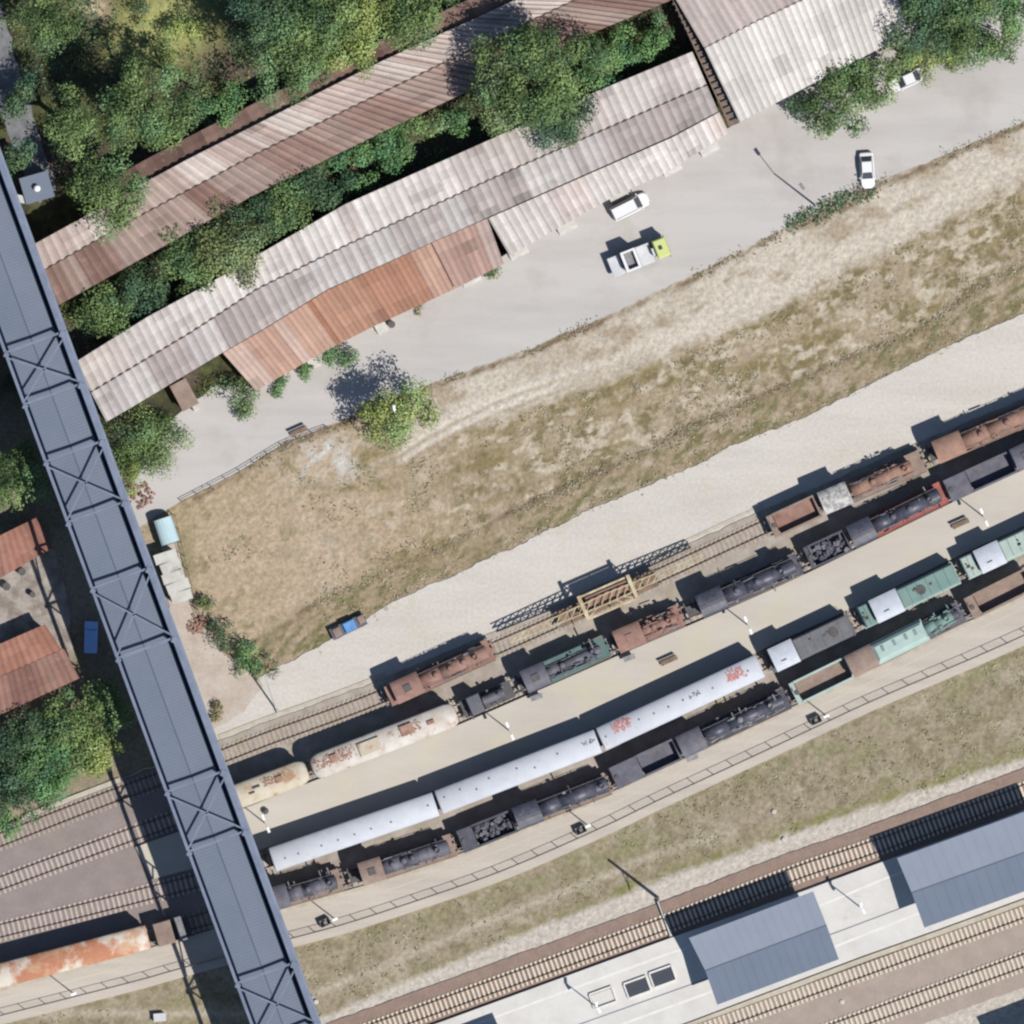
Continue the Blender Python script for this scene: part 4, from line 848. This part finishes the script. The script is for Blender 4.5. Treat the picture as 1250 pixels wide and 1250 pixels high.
# containers and clutter west of the field
def box_thing(name, label, cat, c, d, rz, m, lid=None, z=0):
    root = empty(name, P(*c, z+.01), rz, label, cat); return root
t_ = box_thing('covered_trailer', 'light blue tarpaulin covered trailer by the field fence', 'trailer', (203,648), 0, R(108), None)
rings = [[Vector((x, 1.15*math.cos(a), 1.5+.75*math.sin(a))) for a in np.linspace(0,math.pi,9)]+[Vector((x,-1.15,.6)),Vector((x,1.15,.6))] for x in (-1.6,1.6)]
MB().loft(rings).build('tarpaulin', M['skyblue'], t_); MB().box((0,0,.5),(3.4,1.9,.15)).build('chassis', M['dark'], t_)
for s in (-1,1): MB().cyl((0,s*.8,.35),(0,s*1.05,.35),.35,n=14).build('wheel', M['tyre'], t_)
h_ = empty('site_hut', P(212,704,.01), R(110), 'low hut with broken white slab roof beside the light blue trailer', 'hut')
MB().box((0,0,1.1),(6.0,2.3,2.2)).build('wall', M['wall'], h_)
b = MB(); r = random.Random(4)
for k in range(5): b.box((-2.6+1.3*k,r.uniform(-.15,.15),2.3+r.uniform(0,.05)),(1.26,2.7+r.uniform(-.3,.2),.14),r.uniform(-.05,.05))
b.build('roof', M['slab'], h_)
s_ = empty('supply_tank', P(111,778,.01), R(88), 'blue oblong tank standing in the shade of the footbridge', 'tank')
MB().box((0,0,1.0),(3.9,1.6,1.5),ch=.1).build('body', M['blue'], s_); MB().box((.95,0,1.77),(.06,1.4,.05)).build('strap', M['dark'], s_); MB().box((0,0,.15),(3.6,1.3,.2)).build('skid', M['dark'], s_)
v_ = empty('garden_cart', P(425,765,.02), R(26), 'dark cart with a blue tarp on the gravel edge below the field', 'cart')
MB().box((0,0,.55),(4.6,1.5,.35),ch=.05).build('bed', M['greyblack'], v_); MB().box((.2,0,.95),(1.5,1.3,.5),ch=.12).build('tarp', M['blue2'], v_); MB().box((-1.5,0,.85),(1.0,1.1,.3),ch=.08).box((1.8,.1,.85),(.8,1.0,.3),ch=.08).build('boards', M['tan_rust'], v_)
for x in (-1.6,1.6):
    for s in (-1,1): MB().cyl((x,s*.6,.28),(x,s*.78,.28),.28,n=12).build('wheel', M['tyre'], v_)
# debris piles and small items
def pile(name, label, cat, c, r_, n, m, seed, h=.5):
    r = random.Random(seed); b = MB()
    for _ in range(n):
        a = r.uniform(0,6.3); q = r.random()**.6*r_; s = r.uniform(.12,.38); b.box((q*math.cos(a),q*math.sin(a),r.uniform(.03,h*(1-q/r_)+.08)),(s*r.uniform(.8,1.8),s,s*.7),r.uniform(0,3),r.uniform(-.4,.4))
    o = b.build(name, m); o.location = P(*c, .01); return tag(o, label, cat)
pile('rubble_heap', 'orange brick rubble heap beside the slab roofed hut', 'rubble', (241,762), 1.2, 60, M['rust_orange'], 1)
pile('plank_heap', 'heap of weathered boards and scrap west of the rusty roofed bush', 'scrap heap', (172,604), 1.6, 50, M['rust'], 2)
ob = empty('outbuilding', P(225,482,0), R(-62), 'small grey roofed outbuilding in the recess west of the rusty lean-to', 'outbuilding')
MB().box((0,0,1.1),(3.2,1.9,2.2)).build('wall', M['wall'], ob); MB().box((0,0,2.26),(3.5,2.2,.12),ry=.05).build('roof', M['tan_rust'], ob); MB().box((1.9,.5,.5),(.9,.8,1.0),ch=.1).build('water_butt', M['slab'], ob)
for k, (x, y, s, lb_) in enumerate([(8,716,.9,'dark scrap bin in the courtyard, closest to the left edge'),(27,698,.8,'dark scrap bin just below the rust red roof'),(40,726,.6,'small dark scrap bin in the middle of the courtyard'),(478,396,.8,'dark barrel against the rusty lean-to')]):
    b = MB(); b.cyl((0,0,0),(0,0,.9),.38*s+.1,.42*s+.1,n=14); b.cyl((0,0,.9),(0,0,.95),.45*s+.1,n=14); o = b.build('scrap_bin', M['dark']); o.location = P(x,y,.01); tag(o, lb_, 'bin')
for k, (x, y, lb_) in enumerate([(957,1025,'white marker disc on the path near the two canopies'),(945,991,'white marker disc on the lawn above the path'),(1028,1223,'white marker disc between the two southern tracks'),(386,1223,'white marker disc beside the footbridge at the bottom edge')]):
    b = MB(); b.cyl((0,0,0),(0,0,.18),.27,n=14); b.dome((0,0,.18),.3,.06); o = b.build('marker_post', M['slab']); o.location = P(x,y,0); tag(o, lb_, 'marker', 'white marker discs')
b = MB(); b.box((0,0,.35),(1.4,.9,.7),ch=.06); b.box((0,0,.74),(1.5,1.0,.08)); o = b.build('utility_box', M['offwhite']); o.location = P(195,1242,0); o.rotation_euler = (0,0,R(5)); tag(o, 'white utility box on the grass near the bottom left edge', 'utility box')
# benches and frames on platform one
for (x, y, lb_) in ((817,807,'bench on the sandy platform near the end of the coaches'),(1173,640,'bench on the sandy platform near the right edge'),(365,527,'dark bench at the yard edge left of the yellow green tree')):
    z = .55 if x != 365 else .01
    s_ = empty('bench', P(x,y,z), R(24), lb_, 'bench', 'wooden benches')
    MB().box((0,0,.45),(2.2,.42,.06)).build('seat', M['wood'], s_); MB().box((0,.3,.75),(2.2,.06,.4),rx=-.2).build('backrest', M['wood'], s_)
    for q in (-1,1): MB().box((q*.9,0,.21),(.08,.5,.42)).build('leg', M['dark'], s_)
s_ = empty('planter', P(324,990,.55), R(15), 'small dark planter on the west end of the sandy platform', 'planter')
MB().cyl((0,0,0),(0,0,.4),.35,.42,n=12).build('pot', M['wood'], s_); 
MB().dome((0,0,.4),.4,.25).build('soil', M['coal'], s_)
for (x, y, lb_) in ((397,1126,'dark litter bin on the walkway beside the lamp near the footbridge'),(709,1013,'dark litter bin on the walkway beside the middle fence lamp'),(996,879,'dark litter bin on the walkway beside the eastern fence lamp')):
    s_ = empty('litter_bin', P(x,y,.35), R(24), lb_, 'litter bin', 'litter bins along the walkway fence')
    b = MB(); 
    for cx, cy, sx, sy in ((0,.4,1.3,.08),(0,-.4,1.3,.08),(.62,0,.08,.72),(-.62,0,.08,.72)): b.box((cx,cy,.5),(sx,sy,.8))
    b.build('body', M['dark'], s_); MB().box((0,0,.6),(.45,.5,.4),ch=.1).build('liner', M['steelgrey'], s_)
# name boards on posts beside the locomotives
for (x, y, z, lb_) in ((655,851,.55,'slanted information board by the green tanked locomotive'),(768,803,.55,'slanted information board by the pinkish cab locomotive'),(845,925,.35,'slanted information board on the walkway by the grey cab locomotive')):
    s_ = empty('information_board', P(x,y,z), R(20), lb_, 'information board', 'slanted information boards beside the engines')
    MB().box((0,0,1.0),(1.5,.7,.04),rx=.5).build('panel', M['steelgrey'], s_)
    for q in (-1,1): MB().cyl((q*.6,0,0),(q*.6,0,1.0),.04,n=6).build('leg', M['dark'], s_)
# ------------------------------------------------------------------ lamps, mast, fences
def lamp(x, y, z, h, arms, label, group, rz=R(23)):
    root = empty('street_lamp', P(x,y,z), rz, label, 'street lamp', group)
    MB().cyl((0,0,0),(0,0,h),.09,.06,n=8).build('pole', M['lampgrey'], root)
    for (dx, dy) in arms:
        b = MB(); b.cyl((0,0,h),(dx*.6,dy*.6,h+.1),.04,n=6); b.build('arm', M['lampgrey'], root)
        L = math.hypot(dx, dy) or 1; b = MB(); b.box((dx,dy,h+.12),(.75,.34,.16), math.atan2(dy,dx), ch=.06); b.build('lamp_head', M['lampwhite'], root)
g1 = 'double headed lamps on the sandy platform'
for (x, y, lb_) in ((324,1005,'double headed lamp on the west end of the sandy platform by the footbridge'),(622,892,'double headed lamp opposite the second white coach'),(913,763,'double headed lamp above the grey hooded diesel shunter'),(1201,631,'double headed lamp near the bench at the right edge')): lamp(x,y,.55,5.6,[(0,.8),(0,-.85)],lb_,g1)
g2 = 'single lamps along the walkway fence'
for (x, y, lb_) in ((90,1213,'lamp by the fence below the rusty white wagon'),(409,1122,'lamp by the fence just east of the footbridge'),(718,1008,'lamp by the fence in the middle of the walkway'),(1009,874,'lamp by the fence below the green rimmed tender')): lamp(x,y,.35,5.2,[(0,.05)],lb_,g2,R(113))
g3 = 'lamps on the white platform'
for (x, y, lb_) in ((728,1229,'slim lamp on the white platform beside the skylights'),(1051,1108,'slim lamp on the white platform between the two canopies')): lamp(x,y,.6,6.2,[(.1,.3),(.1,-.5)],lb_,g3)
yl = empty('street_lamp', P(997,252,0), 0, 'tall yard lamp with curved arm at the weedy yard edge', 'street lamp')
MB().cyl((0,0,0),(0,0,8.7),.14,.08,n=8).build('pole', M['lampgrey'], yl)
b = MB(); pts = [Vector((0,0,8.7)),Vector((-.3,.5,9.1)),Vector((-.9,1.3,9.2)),Vector((-1.6,2.2,9.2))]
for k in range(3): b.cyl(pts[k],pts[k+1],.05,n=6)
b.build('arm', M['lampgrey'], yl); MB().box((-1.8,2.45,9.2),(.9,.4,.18),math.atan2(2.2,-1.6),ch=.05).build('lamp_head', M['steelgrey'], yl)
mt = empty('catenary_mast', P(803,1096,0), 0, 'tall catenary mast on the path north of the main line', 'mast')
MB().cyl((0,0,0),(0,0,10),.22,.15,n=8).build('pole', M['dark'], mt)
b = MB(); b.cyl((0,0,6.4),(.75,-2.2,6.9),.05,n=6); b.cyl((0,0,7.4),(.75,-2.2,6.9),.05,n=6); b.build('cantilever', M['dark'], mt)
db = P(819,1143,0)-P(803,1100,0); cd = MB(); cd.box((0,0,.5),(db.length,.2,.25)); cd.box((-db.length/2+.15,0,.2),(.3,.35,.4)); cd.box((db.length/2-.15,0,.2),(.3,.35,.4))
o = cd.build('cable_duct', M['lampgrey']); o.location = (P(819,1143,0)+P(803,1100,0))/2; o.rotation_euler = (0,0,math.atan2(db.y,db.x)); tag(o, 'pale cable duct crossing the track from the mast to the white platform', 'cable duct')
def fence(pl, z, label, h=1.55, step=26, m=None, rails=(1.0,.55), nm='metal_fence', wires=5, th=.035):
    root = empty(nm, (0,0,0), 0, label, 'fence'); m = m or M['dark']
    pl = resample(pl, step=step); 
    pm = None
    for (x, y) in pl:
        if not (-15 < x < 1265 and -15 < y < 1265): continue
        if pm is None: pm = MB().cyl((0,0,0),(0,0,h),.05,n=6).build('post', m, root); o = pm
        else: o = share(pm, root, 'post')
        o.location = P(x,y,z)
    for f in rails:
        b = MB()
        for k in range(len(pl)-1): b.cyl(P(*pl[k],z+h*f),P(*pl[k+1],z+h*f),th,n=5)
        b.build('rail', m, root)
    b = MB()
    for f in np.linspace(.12,.88,wires):
        for k in range(len(pl)-1): b.cyl(P(*pl[k],z+h*f),P(*pl[k+1],z+h*f),.008,n=3,cap=False)
    b.build('wire', m, root)
fence(clipx(FEN,-20,1280), .35, 'long low railing fence along the walkway and the lawn', rails=(1.0,.08))
fence([(214,630),(222,665),(238,735),(248,760)], 0, 'wire fence at the west edge of the dry field behind the hut', h=1.6, step=17, wires=7)
fence([(222,612),(290,577),(350,540),(400,522)], 0, 'low broken wire fence between the yard and the dry field', h=.9, step=20, wires=3)
mp = empty('utility_pole', P(338,868,0), 0, 'leaning utility pole with stay beside the gravel below the shrubs', 'pole')
MB().cyl((0,0,0),(-1.5,4.5,6.0),.12,.08,n=8).build('pole', M['lampgrey'], mp); MB().cyl((0,0,0),(.1,.1,.5),.25,.2,n=8).build('footing', M['concrete'], mp)
# ------------------------------------------------------------------ vegetation
def leafmesh(name, pos, nrm, size, cols, parent=None):
    n = len(pos); r = nr; t = np.cross(nrm, r.normal(size=(n,3))); t /= np.linalg.norm(t, axis=1)[:,None]+1e-9; u = np.cross(nrm, t)
    s = size[:,None]; v = np.stack([pos-t*s*.5-u*s*.32, pos+t*s*.1-u*s*.5, pos+t*s*.62+u*s*.02, pos-t*s*.08+u*s*.5], 1)
    me = bpy.data.meshes.new(name); me.vertices.add(4*n); me.vertices.foreach_set('co', v.astype(np.float32).ravel())
    me.loops.add(4*n); me.loops.foreach_set('vertex_index', np.arange(4*n, dtype=np.int32)); me.polygons.add(n); me.polygons.foreach_set('loop_start', np.arange(0,4*n,4,dtype=np.int32)); me.update(calc_edges=True)
    at = me.color_attributes.new('tint', 'FLOAT_COLOR', 'CORNER'); at.data.foreach_set('color', np.repeat(np.concatenate([cols, np.ones((n,1))],1),4,0).astype(np.float32).ravel())
    me.materials.append(M['leaf']); o = bpy.data.objects.new(name, me); col.objects.link(o)
    if parent: o.parent = parent
    return o
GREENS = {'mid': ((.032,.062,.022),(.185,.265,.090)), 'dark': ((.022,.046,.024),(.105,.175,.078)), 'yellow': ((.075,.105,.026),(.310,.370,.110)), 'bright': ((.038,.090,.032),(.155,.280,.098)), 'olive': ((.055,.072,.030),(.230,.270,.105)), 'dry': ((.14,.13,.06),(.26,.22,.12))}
def crown(R_, h, kind, dens=1.0, flat=.5):
    k = max(7, int(R_*R_*1.3)); P_, N_, Sz, Cc = [], [], [], []
    lo_, hi_ = np.array(GREENS[kind][0]), np.array(GREENS[kind][1]); ph = nr.uniform(0, 6.28, 3); blue = np.array([.85,1.0,1.25])
    for i in range(k):
        a = nr.uniform(0, 6.283); lim = 1+.16*math.sin(2*a+ph[0])+.14*math.sin(3*a+ph[1])+.1*math.sin(5*a+ph[2])
        q = math.sqrt(nr.random())*R_*.86*lim; zc = h-flat*R_*(q/R_)**2-nr.uniform(0,1.2)*min(R_,4)*.5
        zc = max(zc, h*.33); rc = min(R_,4.5)*nr.uniform(.17,.32)+.3; n = int(dens*125*rc*rc)+30
        d = nr.normal(size=(n,3)); d[:,2] = np.abs(d[:,2])-.3; d /= np.linalg.norm(d, axis=1)[:,None]
        rad = rc*(.35+.85*nr.random(n)**.8); sq = np.array([nr.uniform(.8,1.3),nr.uniform(.8,1.3),.75]); pos = np.array([q*math.cos(a), q*math.sin(a), zc])+d*rad[:,None]*sq
        nn = d*.9+nr.normal(size=(n,3))*.4+np.array([0,0,.4]); nn /= np.linalg.norm(nn, axis=1)[:,None]
        tt = np.clip(nr.random()*.7+nr.random(n)*.42-.1,0,1)[:,None]  # random tone per clump paints in sunlit and dark clumps
        cc = lo_*(1-tt)+hi_*tt
        if nr.random() < .25: cc = cc*blue
        P_.append(pos); N_.append(nn); Sz.append(nr.uniform(.12,.32,n)); Cc.append(cc)
    return np.concatenate(P_), np.concatenate(N_), np.concatenate(Sz), np.concatenate(Cc)
def tree(x, y, rpx, h, kind, label, group=None, name='broadleaf_tree', cat='tree', z=0):
    R_ = rpx*SC*1.12; root = empty(name, P(x,y,z), nr.uniform(0,6), label, cat, group)
    p, n, s, c = crown(R_, h, kind); leafmesh('crown', p, n, s, c, root)
    b = MB(); tr = .05*h+.05; hb = h*.45; b.cyl((0,0,0),(0,0,hb),tr*.6,tr*.42,n=8)
    for k in range(5):
        a = k*1.26+nr.random(); b.cyl((0,0,hb*.9),(math.cos(a)*R_*.5,math.sin(a)*R_*.5,h*.72),tr*.3,tr*.1,n=6)
    b.build('trunk', M['bark'], root)
def shrub(x, y, rpx, h, kind, label, group=None):
    R_ = rpx*SC; root = empty('shrub', P(x,y,0), nr.uniform(0,6), label, 'shrub', group)
    p, n, s, c = crown(R_, h, kind, 1.1, .7); s = s*.8; p[:,2] = np.maximum(p[:,2], .05); leafmesh('foliage', p, n, s, c, root)
    b = MB()
    for k in range(4): a = k*1.6; b.cyl((0,0,0),(math.cos(a)*R_*.4,math.sin(a)*R_*.4,h*.6),.05,.02,n=5)
    b.build('stem', M['bark'], root)
G = 'trees and shrubs of the wooded corner'
for a in [(62,15,40,12,'mid','tree at the very top left beside the shaded road'),(82,152,34,13,'mid','round tree left of the large crown, near the shaded road'),(182,130,56,14,'mid','large light green crown in the wooded corner'),(226,104,22,11,'olive','olive crown joined to the north side of the large corner tree'),(132,236,40,12,'mid','tree overhanging the west end of the brown roofed shed'),(14,188,24,9,'dark','dark tree touching the small square tower'),(28,120,26,12,'dark','dark tree over the shaded road at the upper left edge'),(352,68,50,14,'mid','tree above the shed roof, left of the yellowish bush'),(312,22,40,14,'dark','dark tree at the top edge between lawn and shed'),(430,30,46,11,'yellow','yellow green tree at the top edge north of the shed'),(508,12,42,10,'mid','rightmost tree of the top left wood at the top edge')]:
    tree(*a, group=G)
for a in [(276,132,32,5,'bright','bright green shrub against the back of the brown roofed shed'),(440,82,30,5,'yellow','yellowish bush touching the north eave of the shed'),(395,100,32,5,'mid','green bush under the trees at the north eave'),(215,40,30,2.6,'yellow','low sunlit shrub mass in the top clearing, right half'),(165,20,26,2.4,'olive','low sunlit shrub mass in the top clearing, left half')]: shrub(*a, group=G)
tree(390,20,34,12,'mid','tree between the dark one and the yellow green one at the top edge',G)
G = 'trees in the alley between the two long sheds'
for a in [(130,378,36,5.5,'mid','westmost alley tree next to the footbridge'),(172,358,36,5,'dark','dark alley tree second from the footbridge'),(228,318,38,6.5,'mid','alley tree with blue green crown left of the yellowish one'),(275,300,42,7.5,'olive','yellowish alley crown spilling on both shed roofs'),(305,272,36,6.5,'dark','dark alley tree right of the yellowish crown'),(350,250,36,5.6,'mid','middle alley tree over the narrow gap'),(388,226,34,5.2,'dark','dark alley tree before the gap of shadow'),(432,198,32,4.8,'bright','small bright alley tree left of the pair'),(476,176,32,4.8,'bright','bright alley tree in the centre of the alley'),(514,158,26,4.5,'mid','small alley tree before the giant crown'),(560,150,18,4,'bright','tiny alley tree beside the giant crown shadow'),(652,92,66,14,'mid','giant crown covering both long sheds'),(618,118,36,12,'olive','western lobe crown joined to the giant tree'),(682,142,36,9,'dark','dense dark green crown below the giant tree'),(736,82,32,5,'bright','bright alley tree right of the giant crown'),(768,62,28,4.6,'bright','bright alley tree near the east end of the alley'),(806,36,17,4,'bright','last small bright tree at the east end of the alley')]:
    tree(*a, group=G)
for a in [(168,538,50,5.2,'mid','broad green shrubbery beside the footbridge and shed corner'),(158,575,28,4,'yellow','yellowish lower half of the shrubbery by the footbridge'),(286,484,30,3.2,'mid','shrub at the corner of the rusty lean-to'),(345,468,14,1.6,'bright','low weeds along the rusty lean-to, west'),(375,455,10,1.4,'bright','low weeds beside the westmost concrete ramp'),(420,430,26,2.4,'bright','bright green shrub beside the tree shadow in the yard'),(604,326,16,1.6,'olive','olive bush between two ramps under the lean-to'),(512,372,12,.8,'dry','dry weeds between barrel and ramp'),(250,738,12,1.6,'olive','grey green shrub beside the orange rubble'),(268,772,19,2.2,'dark','green shrub at the south west corner of the field'),(298,803,25,2.4,'bright','shrub at the bottom corner of the dry field'),(325,815,16,1.4,'olive','low olive shrub trailing onto the gravel'),(262,868,10,1.0,'dry','dry tuft next to the footbridge above the top siding')]: shrub(*a)
lamp(482,504,0,8.6,[(.05,.6)],'yard lamp standing in the crown of the lone yellow green tree','lamps of the yard',R(15))
tree(484,503,37,8.0,'yellow','lone yellow green tree at the yard edge casting a long shadow')
for a in [(1026,122,42,6.5,'mid','green tree in front of the east shed, left one'),(1056,98,29,6.5,'mid','green tree in front of the east shed, beside the half hidden car'),(985,132,20,4,'dark','small dark tree shaded by the east shed corner'),(1096,62,28,6.5,'mid','tree at the corner of the east shed roof'),(1130,20,44,10,'dark','dark tree at the top edge beyond the east shed'),(1192,28,48,10,'mid','large tree at the top right with a ragged crown'),(1240,8,34,9,'bright','bright tree in the top right corner'),(1222,58,20,6,'mid','small crown hanging over the top right road edge')]: tree(*a, group='trees by the east shed')
for a in [(1148,64,38,2.8,'yellow','yellow green shrubs right of the half hidden car'),(1120,72,16,1.8,'yellow','yellow green shrub touching the half hidden car')]: shrub(*a)
G = 'trees along the left edge below the workshops'
for a in [(6,582,40,6.5,'mid','tree at the left edge above the rust red roof'),(26,914,42,6,'dark','dark green tree at the left edge under the workshop roof'),(92,884,40,6,'mid','green crown touching the workshop roof corner'),(134,868,34,6,'mid','green crown reaching the footbridge shadow'),(58,932,40,6,'bright','bright green crown in the middle of the lower left trees'),(112,908,32,5.5,'yellow','yellow green crown above the track embankment'),(18,965,40,5.5,'dark','dark blue green crown at the left edge by the tracks'),(8,1015,20,4,'bright','small bright tree nearest the left end of the tracks')]: tree(*a, group=G)
# dry weeds (uncountable): tufts along edges
def weeds(name, pts_, kinds, label, n_per, hmax=.35):
    P_, N_, Sz, Cc = [], [], [], []
    for (x, y, sp, amt) in pts_:
        n = max(1, int(n_per*amt)); k = kinds[int(nr.integers(len(kinds)))]; lo_, hi_ = np.array(GREENS[k][0]), np.array(GREENS[k][1])
        q = nr.normal(size=(n,2))*sp*SC*.5; base = P(x,y,0); pos = np.stack([base.x+q[:,0], base.y+q[:,1], nr.uniform(-.02,hmax*.6,n)],1)
        nn = nr.normal(size=(n,3))*.6; nn[:,2] = np.abs(nn[:,2])+.7; nn /= np.linalg.norm(nn,axis=1)[:,None]; tt = nr.random((n,1))
        P_.append(pos); N_.append(nn); Sz.append(nr.uniform(.12,.3,n)); Cc.append(lo_*(1-tt)+hi_*tt)
    o = leafmesh(name, np.concatenate(P_), np.concatenate(N_), np.concatenate(Sz), np.concatenate(Cc)); tag(o, label, 'weeds', None, 'stuff')
def along(pl, step, jit, amp=1.0, x0=0, x1=1260, seed=5):
    out = []
    for (x, y) in resample(pl, step=step):
        if x0 < x < x1 and -5 < y < 1255:
            v = fbm(np.array([x]), np.array([y]), 40, seed, 2)[0]
            if v > .42: out.append((x+nr.normal()*jit, y+nr.normal()*jit, nr.uniform(4,9), amp*(v-.3)*3))
    return out
und = [(nr.uniform(20,560), 0, 0, 0) for _ in range(0)]
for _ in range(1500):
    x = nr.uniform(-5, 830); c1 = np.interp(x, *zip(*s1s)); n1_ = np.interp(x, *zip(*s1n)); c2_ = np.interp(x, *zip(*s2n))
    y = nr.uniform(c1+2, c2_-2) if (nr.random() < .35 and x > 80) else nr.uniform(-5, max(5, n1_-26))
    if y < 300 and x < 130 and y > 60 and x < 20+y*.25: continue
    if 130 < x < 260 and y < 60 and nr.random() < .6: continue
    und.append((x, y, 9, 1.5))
GREENS['brown'] = ((.15,.12,.085),(.26,.215,.155))
GREENS['dry'] = ((.20,.18,.11),(.33,.29,.19)); GREENS['olive'] = ((.13,.13,.07),(.24,.23,.13))
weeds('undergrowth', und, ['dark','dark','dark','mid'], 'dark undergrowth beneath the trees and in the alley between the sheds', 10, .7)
weeds('dry_weeds', along([(x,y+3) for x,y in yardb],4,1.8,1,230,1255), ['brown','brown','olive'], 'dry brown weeds growing along the edge of the yard', 12, .16)
weeds('dry_weeds', along(ridge,4,2.2,.8,330,1255,9), ['brown','brown','dry','olive'], 'dead brown weeds along the ridge across the dry field', 9, .12)
weeds('dry_weeds', along([(x,y-4) for x,y in gravt],7,4,.6,330,1255,12), ['brown','olive','dry'], 'olive and brown tufts where the field meets the gravel', 7, .1)
weeds('dry_weeds', [(x+nr.normal()*4, y+nr.normal()*3, 8, 2.2) for x, y in resample([(968,272),(990,262),(1002,255),(1012,250),(1040,240),(1062,232)], step=3)], ['dark','brown','dark'], 'dense dark weeds at the foot of the tall yard lamp', 16, .9)
fld = []
while len(fld) < 700:
    x = nr.uniform(230,1255); y = nr.uniform(150,830); yb = np.interp(x,*zip(*yardb)); gt = np.interp(x,*zip(*gravt)); lb = np.interp(x,*zip(*lightb))
    if (y > (lb if x > 490 else yb)+6 and y < gt-4) and fbm(np.array([x]),np.array([y]),35,61,3)[0] > (.5 if x > 600 else .58): fld.append((x,y,6,.8))
weeds('grass_tufts', fld, ['dry','olive','brown','dry'], 'scattered dry grass tufts over the dry field', 6, .06)
lw = []
while len(lw) < 500:
    x = nr.uniform(0,1255); y = nr.uniform(780,1255); f = np.interp(x,FEN[:,0],FEN[:,1])+14; pl = np.interp(x,*zip(*pathl)) if x > 330 else 1300
    if f < y < pl-3 and fbm(np.array([x]),np.array([y]),35,71,3)[0] > .48: lw.append((x,y,5,.7))
weeds('grass_tufts', lw, ['olive','dry','olive'], 'scattered green and dry tufts on the lawn below the walkway', 6, .06)
